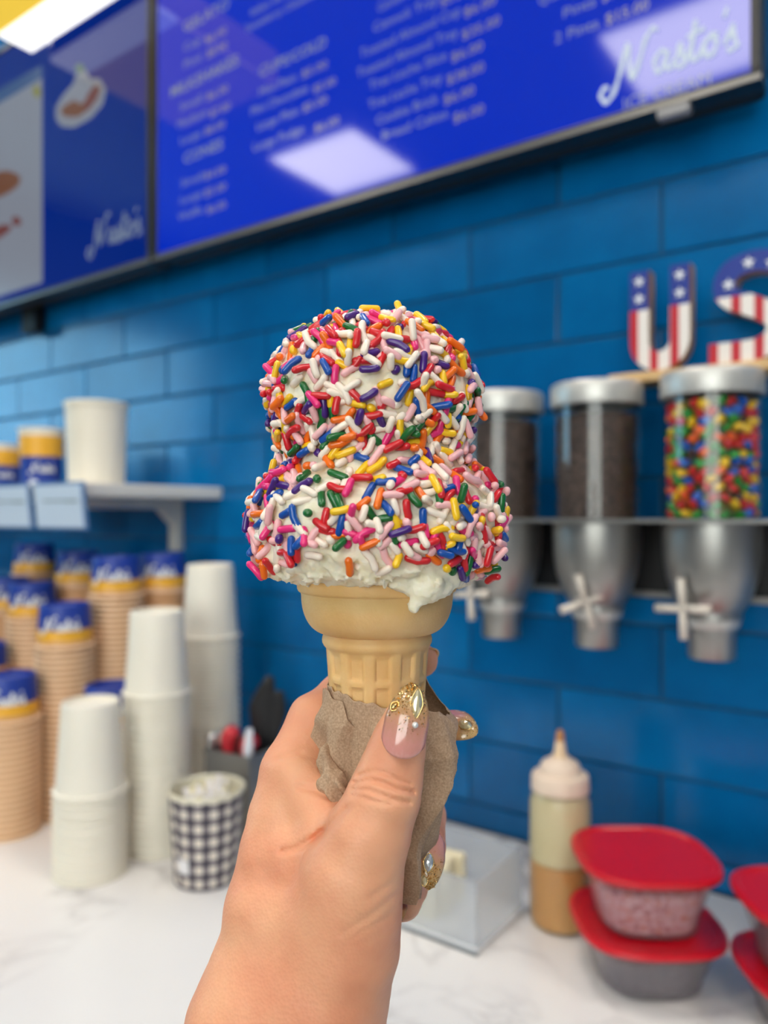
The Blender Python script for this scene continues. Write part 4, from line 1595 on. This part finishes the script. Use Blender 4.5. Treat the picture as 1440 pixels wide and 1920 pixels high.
# the 300 that show largest are pieces of their own, the rest one coating
pick = set(id(s[1]) for s in front[:300])
coat_v, coat_f, coat_m = [], [], []
ci = {c: k for k, c in enumerate(names)}
nv = 0
for (fc, p, n) in spr:
    cn = random.choices(names, wts)[0]
    k = random.choices(range(5), [30, 26, 16, 18, 10])[0]
    N = Vector(n)
    T = Vector((random.gauss(0, 1), random.gauss(0, 1), random.gauss(0, 1)))
    T = (T - N * T.dot(N)).normalized()
    tilt = random.gauss(0, .16)
    if random.random() < .1:
        tilt = random.uniform(.35, .9)
    T = (T * math.cos(tilt) + N * math.sin(tilt)).normalized()
    B = N.cross(T).normalized()
    N2 = T.cross(B)
    lift = .00055 + random.uniform(-.0002, .0005) + abs(math.sin(tilt)) * .0015
    if random.random() < .4:
        lift += random.uniform(.0008, .0022)
    pos = Vector(p / 1000 - cone_base) + N * lift
    M = Matrix(((T.x, B.x, N2.x, pos.x), (T.y, B.y, N2.y, pos.y), (T.z, B.z, N2.z, pos.z), (0, 0, 0, 1)))
    if id(p) in pick:
        o = obj('sprinkle', sp_mesh[cn, k], None, cone)
        o.matrix_local = M
    else:
        mb = sp_mb[cn, k]
        coat_v += [tuple(M @ Vector(q)) for q in mb.v]
        coat_f += [tuple(q + nv for q in f) for f in mb.f]
        coat_m += [ci[cn]] * len(mb.f)
        nv += len(mb.v)
me = mesh('sprinkle_coating', coat_v, coat_f, True)
for c in names:
    me.materials.append(MATS['sprinkle_' + c])
me.polygons.foreach_set('material_index', coat_m)
o = obj('sprinkle_coating', me, None, cone)
o['kind'] = 'stuff'
print('SPRINKLES', len(spr), len(front))

# =================================================================== BROWN PAPER WRAP
nap_base = pc(735, 1690, AX)
m_pap = noise_colour('kraft_paper', [(.3, (160, 130, 104)), (.5, (178, 148, 120)), (.7, (194, 165, 138))], 1500, .8, detail=6, bump=.12, bdist=.0003)


def tri(x):
    return np.abs((x % 2.0) - 1.0) * 2 - 1


fold_dirs = [(rng.normal(size=3), rng.uniform(0, 2), rng.uniform(.05, .12)) for _ in range(6)]


def crumple(P):
    d = np.zeros(len(P))
    for v, ph, fr in fold_dirs:
        v = v / np.linalg.norm(v)
        d += tri((P @ v) * fr + ph) * .55
    big = tri(P[:, 0] * .035 + P[:, 2] * .012 + .4) * 1.0
    return d / 1.6 + big * .7


def wrap(name, th0, th1, ytop, ybot, extra, amp, nt, nv_, closed=False, lean=0.0):
    th = np.radians(np.linspace(th0, th1, nt))
    V = np.zeros((nv_, nt, 3))
    for j in range(nv_):
        t = j / (nv_ - 1)
        for i in range(nt):
            tdeg = math.degrees(th[i])
            td = (tdeg + 180) % 360 - 180
            y0_ = ytop(td)
            y = y0_ * (1 - t) + ybot(td) * t
            c = np.interp(y, [1260, 1290, 1400, 1500, 1600, 1690], [712, 714, 722, 728, 738, 748])
            w_ = np.interp(y, [1255, 1290, 1340, 1400, 1450, 1500, 1560, 1620, 1690], [95, 99, 111, 117, 105, 91, 73, 54, 34])
            r = w_ * MM + extra
            fl = math.exp(-((y - 1352) / 26) ** 2) * math.exp(-((td - 2) / 24) ** 2)
            r += fl * 5.5
            fz = math.exp(-((y - 1400) / 110) ** 2)
            r += fz * (2.6 * math.exp(-((td + 140) / 9) ** 2) - 4.5 * math.exp(-((td + 116) / 9) ** 2) + 1.6 * math.exp(-((td + 98) / 6) ** 2) + 1.8 * math.exp(-((td + 34) / 7) ** 2) - 1.4 * math.exp(-((td + 160) / 7) ** 2))
            pl_ = 1 - abs(((td / 23 + (y - 1290) * .0035 + .5 * math.sin(y * .022 + td * .03)) % 2) - 1) * 2
            r += pl_ * 2.1 * min(1, max(.1, (y - 1292) / 45))
            cx, cy = (c - CX) * MM, AX
            V[j, i] = (cx + r * math.cos(th[i]), cy + r * .88 * math.sin(th[i]), (HZ - y) * MM)
    P = V.reshape(-1, 3)
    cr = crumple(P * 1.0)
    tt = np.repeat(np.linspace(0, 1, nv_), nt)
    ctr = np.stack([np.interp(-P[:, 2] / MM + HZ, [1260, 1690], [712, 748]) * 0 + (np.interp(HZ - P[:, 2] / MM, [1260, 1400, 1500, 1690], [712, 722, 728, 748]) - CX) * MM,
                    np.full(len(P), AX), P[:, 2]], 1)
    rad = P - ctr
    rl = np.linalg.norm(rad, axis=1)
    dirn = rad / (rl[:, None] + 1e-9)
    ramp_ = np.clip(tt * 5, .25, 1)
    rl2 = rl + cr * amp * ramp_
    ypx = HZ - P[:, 2] / MM
    cone_r = np.where(ypx < 1482, (78 + np.clip(1462 - ypx, 0, 250) / 250 * 18.5) * MM + .5, 3)
    # keep clear of the wafer (its axis differs a little from the paper's)
    shift = ctr[:, 0] - IX
    need = cone_r + np.maximum(0, -np.sign(dirn[:, 0]) * shift * 0) + np.maximum(0, -dirn[:, 0] * shift)
    rl2 = np.maximum(rl2, need)
    P = ctr + dirn * rl2[:, None]
    P[:, 2] += crumple(P[:, [2, 0, 1]] * 1.3) * .5
    F = []
    for j in range(nv_ - 1):
        for i in range(nt - 1):
            F.append((j * nt + i, (j + 1) * nt + i, (j + 1) * nt + i + 1, j * nt + i + 1))
    me = mesh(name, P / 1000 - nap_base, F, True)
    try:
        me.set_sharp_from_angle(angle=math.radians(40))
    except Exception:
        pass
    return me


def yt_main(td):
    b = np.interp(td, [-180, -135, -105, -90, -60, -30, 0, 20, 35, 50, 62, 75, 110, 150, 180], [1284, 1284, 1296, 1302, 1312, 1322, 1338, 1330, 1268, 1264, 1266, 1300, 1300, 1290, 1284])
    return b + 2.0 * math.sin(td * .21) + 1.5 * math.sin(td * .47)


nap = fg('paper_wrap', nap_base, label='crumpled brown paper napkin wrapped around the cone', cat='napkin')
o = obj('paper_sheet', wrap('paper_sheet', -200, 160, yt_main, lambda td: 1686, .6, 2.3, 300, 150), m_pap, nap)
so = o.modifiers.new('thick', 'SOLIDIFY')
so.thickness = .00025
# folded-over flap on the left front and a lip in the middle
yt2 = lambda td: float(np.interp(td, [-178, -150, -128, -116], [1292, 1286, 1300, 1345])) + 2 * math.sin(td * .4)
o = obj('paper_fold', wrap('paper_fold', -190, -116, yt2, lambda td: 1500 + 10 * math.sin(td * .2), 2.2, 1.7, 80, 90), m_pap, nap)
o.modifiers.new('thick', 'SOLIDIFY').thickness = .00025
yt3 = lambda td: float(np.interp(td, [-112, -80, -40], [1300, 1318, 1326])) + 2 * math.sin(td * .3)
o = obj('paper_fold', wrap('paper_fold', -116, -62, yt3, lambda td: 1346 + 6 * math.sin(td * .35), .9, .6, 60, 40), m_pap, nap)
o.modifiers.new('thick', 'SOLIDIFY').thickness = .00025
# screwed-up corner at the left


def crumb_ball(p):
    c = pc_mm(617, 1448, 264)
    c2 = pc_mm(640, 1510, 262)
    w_ = p.copy()
    w_ += 1.1 * np.stack([tri(p[:, 1] * .31 + p[:, 2] * .12), tri(p[:, 0] * .27 + p[:, 2] * .2), tri(p[:, 0] * .35)], 1).astype(np.float32)
    d = smin(seg_d(w_, pc_mm(612, 1412, 266), pc_mm(622, 1470, 263), 2.6, 4.4), seg_d(w_, pc_mm(626, 1470, 262), pc_mm(646, 1530, 262), 3.6, 2.6), 2)
    return (d + .9 * tri(p[:, 0] * .22 + p[:, 2] * .33) * .5 + .5 * tri(p[:, 1] * .5 - p[:, 0] * .3)) * .7


mec, Vc, Qc = nets(crumb_ball, pc_mm(560, 1560, 275) - np.array([6, 24, 6]), pc_mm(680, 1380, 275) + np.array([6, 12, 6]), .6, 'paper_corner')
mec.vertices.foreach_set('co', (Vc / 1000 - nap_base).astype(np.float32).ravel())
mec.update()
obj('paper_corner', mec, m_pap, nap)

# =================================================================== HAND
P_ = pc_mm


def chain(p, pts, k=2.0):
    d = None
    for (a, b) in zip(pts[:-1], pts[1:]):
        s = seg_d(p, P_(*a[:3]), P_(*b[:3]), a[3], b[3])
        d = s if d is None else smin(d, s, k)
    return d


ARM = [(528, 1935, 262, 30.0), (470, 2300, 250, 33.0), (300, 3600, 200, 36.0)]
IDXM = [(462, 1935, 258, 19.0), (500, 1830, 262, 18.5), (519, 1700, 266, 17.0), (529, 1600, 270, 14.2), (535, 1535, 273, 12.6)]
THM = [(606, 1935, 250, 18.5), (622, 1850, 250, 18.0), (646, 1770, 249, 17.0), (655, 1700, 248, 16.2), (662, 1640, 247, 15.4), (690, 1566, 246, 12.8)]
THD = [(690, 1566, 246, 12.8), (720, 1492, 246, 11.2), (734, 1445, 248, 9.8), (746, 1398, 249, 8.6), (757, 1352, 250, 6.6)]
MIDM = [(520, 1915, 274, 20.0), (528, 1720, 284, 18.0), (530, 1600, 292, 13.5)]
RINM = [(535, 1915, 284, 20.0), (535, 1740, 302, 17.0), (535, 1655, 310, 13.0)]
PINM = [(550, 1915, 290, 19.0), (550, 1770, 318, 16.0), (545, 1715, 324, 12.0)]
IDX = [(535, 1535, 273, 12.6), (549, 1450, 278, 11.4), (590, 1350, 288, 9.6), (640, 1305, 300, 8.6), (712, 1272, 309, 8.0), (790, 1238, 304, 6.6)]
MID = [(530, 1600, 292, 12.5), (562, 1500, 304, 10.5), (606, 1440, 314, 9.4), (745, 1402, 319, 8.2), (826, 1372, 303, 6.8)]
RIN = [(535, 1655, 310, 12.0), (600, 1580, 326, 9.6), (690, 1545, 338, 9.0), (795, 1530, 316, 8.6), (801, 1588, 294, 7.2)]
PIN = [(545, 1715, 324, 11.0), (640, 1690, 340, 8.4), (745, 1666, 328, 7.8), (764, 1662, 308, 7.8), (756, 1692, 292, 6.8)]
GROOVES = [  # photo outline of the skin creases: points, depth mm, width px
    ([(672, 1455), (700, 1446), (725, 1450), (745, 1461), (768, 1470)], 1.1, 4.2),
    ([(664, 1468), (695, 1462), (720, 1469), (745, 1480), (775, 1485)], 1.4, 4.6),
    ([(660, 1480), (690, 1481), (715, 1490), (740, 1500), (768, 1505)], 1.2, 4.6),
    ([(658, 1490), (680, 1495), (705, 1503), (732, 1508)], .8, 4.0),
    ([(530, 1596), (552, 1592), (580, 1578), (606, 1558)], 1.2, 6.0),
    ([(588, 1573), (618, 1549), (650, 1516)], 1.1, 7.0),
    ([(640, 1752), (702, 1711), (746, 1675)], .4, 6),
    ([(655, 1762), (727, 1723)], .3, 6),
    ([(662, 1775), (735, 1742)], .22, 6),
    ([(690, 1685), (738, 1655)], .35, 5.5),
    ([(520, 1422), (560, 1414), (602, 1421)], 1.1, 5.0),
    ([(560, 1476), (590, 1482), (624, 1500)], 1.2, 5.5),
]


def pl_dist(px, py, pts):
    d = np.full(len(px), 1e6, np.float32)
    for (a, b) in zip(pts[:-1], pts[1:]):
        bx, by = b[0] - a[0], b[1] - a[1]
        t = np.clip(((px - a[0]) * bx + (py - a[1]) * by) / (bx * bx + by * by), 0, 1)
        d = np.minimum(d, np.hypot(px - a[0] - t * bx, py - a[1] - t * by))
    return d


def hand(p):
    palm = chain(p, ARM, 6)
    for c in (IDXM, MIDM, RINM, PINM):
        palm = smin(palm, chain(p, c, 4), 9)
    # flesh of the palm between the metacarpals and the wrist
    palm = smin(palm, seg_d(p, P_(560, 1880, 262), P_(590, 1720, 262), 24, 15), 10)
    d = smin(palm, chain(p, THM, 4), 13)
    d = smin(d, chain(p, THD, 3), 4)
    # web between thumb and index
    web = seg_d(p, P_(560, 1600, 262), P_(625, 1560, 256), 9, 6)
    web = smin(web, seg_d(p, P_(556, 1455, 274), P_(604, 1528, 263), 10.5, 9.0), 4)
    d = smin(d, web, 6)
    for f in (IDX, MID, RIN, PIN):
        d = smin(d, chain(p, f, 2.5), 2.6)
    # thumb pad bulges beside the nail
    d = smin(d, seg_d(p, P_(718, 1405, 251), P_(742, 1345, 252), 3.0, 2.2), 3)
    px = CX + p[:, 0] / np.maximum(p[:, 1], 50) * FPX
    py = HZ - p[:, 2] / np.maximum(p[:, 1], 50) * FPX
    frontm = np.clip((276 - p[:, 1]) / 8, 0, 1)
    for pts, dep, wd in GROOVES:
        q = pl_dist(px, py, pts)
        d = d + dep * np.exp(-(q / wd) ** 2) * frontm
    d = d + .22 * vnoise(p, .16, 2.5) + .07 * vnoise(p, .6, 8.5)
    return d


me_h, V_h, Q_h = nets(hand, (-115, 150, -430), (36, 362, -42), .72, 'hand', 1)
hand_base = c2w(np.array([-.06, .22, -.40]))
hb = np.array([-.06, .22, -.40])
me_h.vertices.foreach_set('co', (V_h / 1000 - hb).astype(np.float32).ravel())
me_h.update()
m_skin = mat('skin', (226, 166, 132), .48, sss=.22, sss_r=(1, .38, .2), sss_s=.0028, spec=.4)
t_ = nd(m_skin, 'ShaderNodeTexCoord')
n1 = nd(m_skin, 'ShaderNodeTexNoise')
n1.inputs['Scale'].default_value = 38
n1.inputs['Detail'].default_value = 4
lk(m_skin, t_.outputs['Object'], n1.inputs['Vector'])
lk(m_skin, ramp(m_skin, n1.outputs['Fac'], [(.3, (224, 150, 116)), (.5, (231, 164, 128)), (.7, (236, 176, 138))]), bsdf(m_skin).inputs['Base Color'])
v1 = nd(m_skin, 'ShaderNodeTexVoronoi')
v1.inputs['Scale'].default_value = 900
lk(m_skin, t_.outputs['Object'], v1.inputs['Vector'])
bmp = nd(m_skin, 'ShaderNodeBump')
bmp.inputs['Strength'].default_value = .22
bmp.inputs['Distance'].default_value = .0004
lk(m_skin, v1.outputs['Distance'], bmp.inputs['Height'])
lk(m_skin, bmp.outputs['Normal'], bsdf(m_skin).inputs['Normal'])
person = empty('person', c2w(hb), rz=YAW, label='bare hand with long glittery nails gripping the wrapped cone', cat='person')
obj('hand', me_h, m_skin, person)

# ---- nails
m_nail = mat('nail_pink', (222, 160, 150), .12, coat=.8, sss=.3, sss_r=(1, .5, .4), sss_s=.002)
t_ = nd(m_nail, 'ShaderNodeTexCoord')
spn = nd(m_nail, 'ShaderNodeSeparateXYZ')
lk(m_nail, t_.outputs['UV'], spn.inputs[0])
nzn = nd(m_nail, 'ShaderNodeTexNoise')
nzn.inputs['Scale'].default_value = 14
lk(m_nail, t_.outputs['UV'], nzn.inputs['Vector'])
adn = nd(m_nail, 'ShaderNodeMath', operation='MULTIPLY_ADD')
adn.inputs[1].default_value = .25
lk(m_nail, nzn.outputs['Fac'], adn.inputs[0])
lk(m_nail, spn.outputs['Y'], adn.inputs[2])
lk(m_nail, ramp(m_nail, adn.outputs[0], [(.0, (232, 178, 168)), (.2, (220, 152, 144)), (.5, (206, 148, 128)), (.75, (204, 160, 112)), (1.0, (214, 176, 118))]), bsdf(m_nail).inputs['Base Color'])
m_gold = mat('gold_glitter', (240, 205, 140), .22, metal=1.0)
m_gem = mat('rhinestone', (236, 220, 176), .04, metal=.55, coat=1.0)
m_gem2 = mat('rhinestone_clear', (226, 232, 236), .04, metal=.6, coat=1.0)
m_pearl = mat('pearl', (232, 232, 230), .15, metal=.3, coat=.8)


def nail(base, tip, normal, wid, label, arch=.42, bulge=.12, gem=None, glit=70, g0=.5, pearl=None, seed=1):
    rnd = random.Random(seed)
    b, t = Vector(base), Vector(tip)
    ax = t - b
    L = ax.length
    ax.normalize()
    nn = Vector(normal)
    nn = (nn - ax * nn.dot(ax)).normalized()
    sd = ax.cross(nn).normalized()
    hw_ = wid / 2

    def hwid(v):
        if v < .14:
            return hw_ * (.86 + .14 * math.sqrt(max(0, 1 - ((.14 - v) / .14) ** 2)))
        if v < .45:
            return hw_
        q = (v - .45) / .55
        return hw_ * max(.02, math.sqrt(max(0, 1 - q ** 2.1)) * (1 - .22 * q))

    def surf(u, v, off=0.0):
        h_ = hwid(v)
        base_v = v - (.06 * (1 - u * u) * 0 if v > .14 else 0)
        cu = -.20 * (math.sqrt(max(0, 1 - u * u * .98)) - .5) * max(0, 1 - v / .4) * L      # rounded cuticle end
        z = arch * h_ * (1 - u * u) + bulge * L * (4 * v * (1 - v)) * .5 + off
        return b + ax * (base_v * L + cu) + sd * (u * h_) + nn * z
    NU, NV = 14, 34
    V, UV, F = [], [], []
    for j in range(NV + 1):
        for i in range(NU + 1):
            V.append(surf(i / NU * 2 - 1, j / NV))
            UV.append((i / NU, j / NV))
    w_ = NU + 1
    for j in range(NV):
        for i in range(NU):
            F.append((j * w_ + i, j * w_ + i + 1, (j + 1) * w_ + i + 1, (j + 1) * w_ + i))
    e = obj('fingernail', mesh('fingernail', V, F, True, UV), m_nail, person)
    e['label'] = label
    md_ = e.modifiers.new('thick', 'SOLIDIFY')
    md_.thickness = .0007
    md_.offset = -1
    # glitter flakes
    mb = MB()
    for _ in range(glit):
        v = 1 - abs(rnd.gauss(0, (1 - g0) * .55))
        if v < .3 or v > .995:
            v = rnd.uniform(.75, .99)
        u = rnd.uniform(-.95, .95)
        c = surf(u, v, .00012)
        s_ = rnd.uniform(.00022, .00055)
        q = [Vector((rnd.uniform(-1, 1), rnd.uniform(-1, 1), rnd.uniform(-1, 1))) * s_ for _ in range(3)]
        mb.add([c + q[0], c + q[1], c + q[2], c + nn * s_ * .8], [(0, 1, 2), (0, 1, 3), (1, 2, 3), (2, 0, 3)])
    g = obj('glitter', mb.me('glitter'), m_gold, e)
    g['kind'] = 'stuff'

    def stone(u, v, ln, wd, m, name='rhinestone', rot=0.0):
        c = surf(u, v, .0002)
        a2 = (ax * math.cos(rot) + sd * math.sin(rot))
        s2 = (sd * math.cos(rot) - ax * math.sin(rot))
        n_ = 10
        vv, ff = [], []
        for (sc, hh) in ((1.0, 0), (1.0, .0004), (.55, .0012)):
            for k in range(n_):
                t2 = 2 * PI * k / n_
                px_ = math.cos(t2)
                py_ = math.sin(t2) * (1 - .35 * abs(px_))
                vv.append(c + a2 * px_ * ln / 2 * sc + s2 * py_ * wd / 2 * sc + nn * hh)
        vv.append(c + nn * .0014)
        for r in range(2):
            for k in range(n_):
                k2 = (k + 1) % n_
                ff.append((r * n_ + k, r * n_ + k2, (r + 1) * n_ + k2, (r + 1) * n_ + k))
        for k in range(n_):
            ff.append((2 * n_ + k, 2 * n_ + (k + 1) % n_, 3 * n_))
        obj(name, mesh(name, vv, ff, False), m, e)
        # gold setting
        st = MB()
        st.tube([c + a2 * math.cos(q) * ln / 2 * 1.05 + s2 * math.sin(q) * (1 - .35 * abs(math.cos(q))) * wd / 2 * 1.1 + nn * .0002 for q in np.linspace(0, 2 * PI, 21)], .00022, 6)
        obj('gem_setting', st.me('gem_setting', True), m_gold, e)
    for gm in (gem or []):
        stone(*gm)
    for (u, v, r) in (pearl or []):
        c = surf(u, v, r * .6)
        pm = lathe('pearl', [(r * math.sin(a), -r * math.cos(a)) for a in np.linspace(0, PI, 9)], 16)
        obj('pearl', pm, m_pearl, e, c)
    return e


def pr(px, py, d):
    return pc(px, py, d) - hb


TOC = Vector((0, -1, 0))
nail(pr(752, 1408, 239.6), pr(777, 1281, 243.5), (-.10, -1, .16), .0139, 'long pink thumbnail with gold glitter tip', gem=[(.38, .72, .0088, .0036, m_gem, 'rhinestone', -.08), (-.72, .62, .0032, .0024, m_gold, 'gold_leaf', .5)], pearl=[(.42, .42, .0010)], glit=700, g0=.42, seed=3)
nail(pr(828, 1354, 297), pr(895, 1376, 288), (.4, -.85, .5), .0138, 'middle finger nail peeking past the paper edge', gem=[(.0, .72, .006, .0042, m_gem, 'rhinestone', .1)], glit=60, seed=4)
nail(pr(805, 1566, 285.0), pr(803, 1668, 275), (.12, -1, .1), .0116, 'ring finger nail with gold glitter and clear stone', gem=[(.15, .55, .0062, .0036, m_gem2, 'rhinestone', .1), (.6, .86, .0036, .0028, m_gem, 'rhinestone', 0)], pearl=[(.55, .22, .0006), (.6, .30, .0006)], glit=420, g0=.45, seed=5)
nail(pr(798, 1238, 303), pr(823, 1221, 304), (.3, .6, .7), .0095, 'index fingernail tip peeking behind the wafer', glit=10, seed=6)
nail(pr(748, 1700, 283), pr(752, 1726, 279), (-.3, -.9, -.2), .0085, 'little finger nail at the lower edge of the grip', glit=10, seed=8)
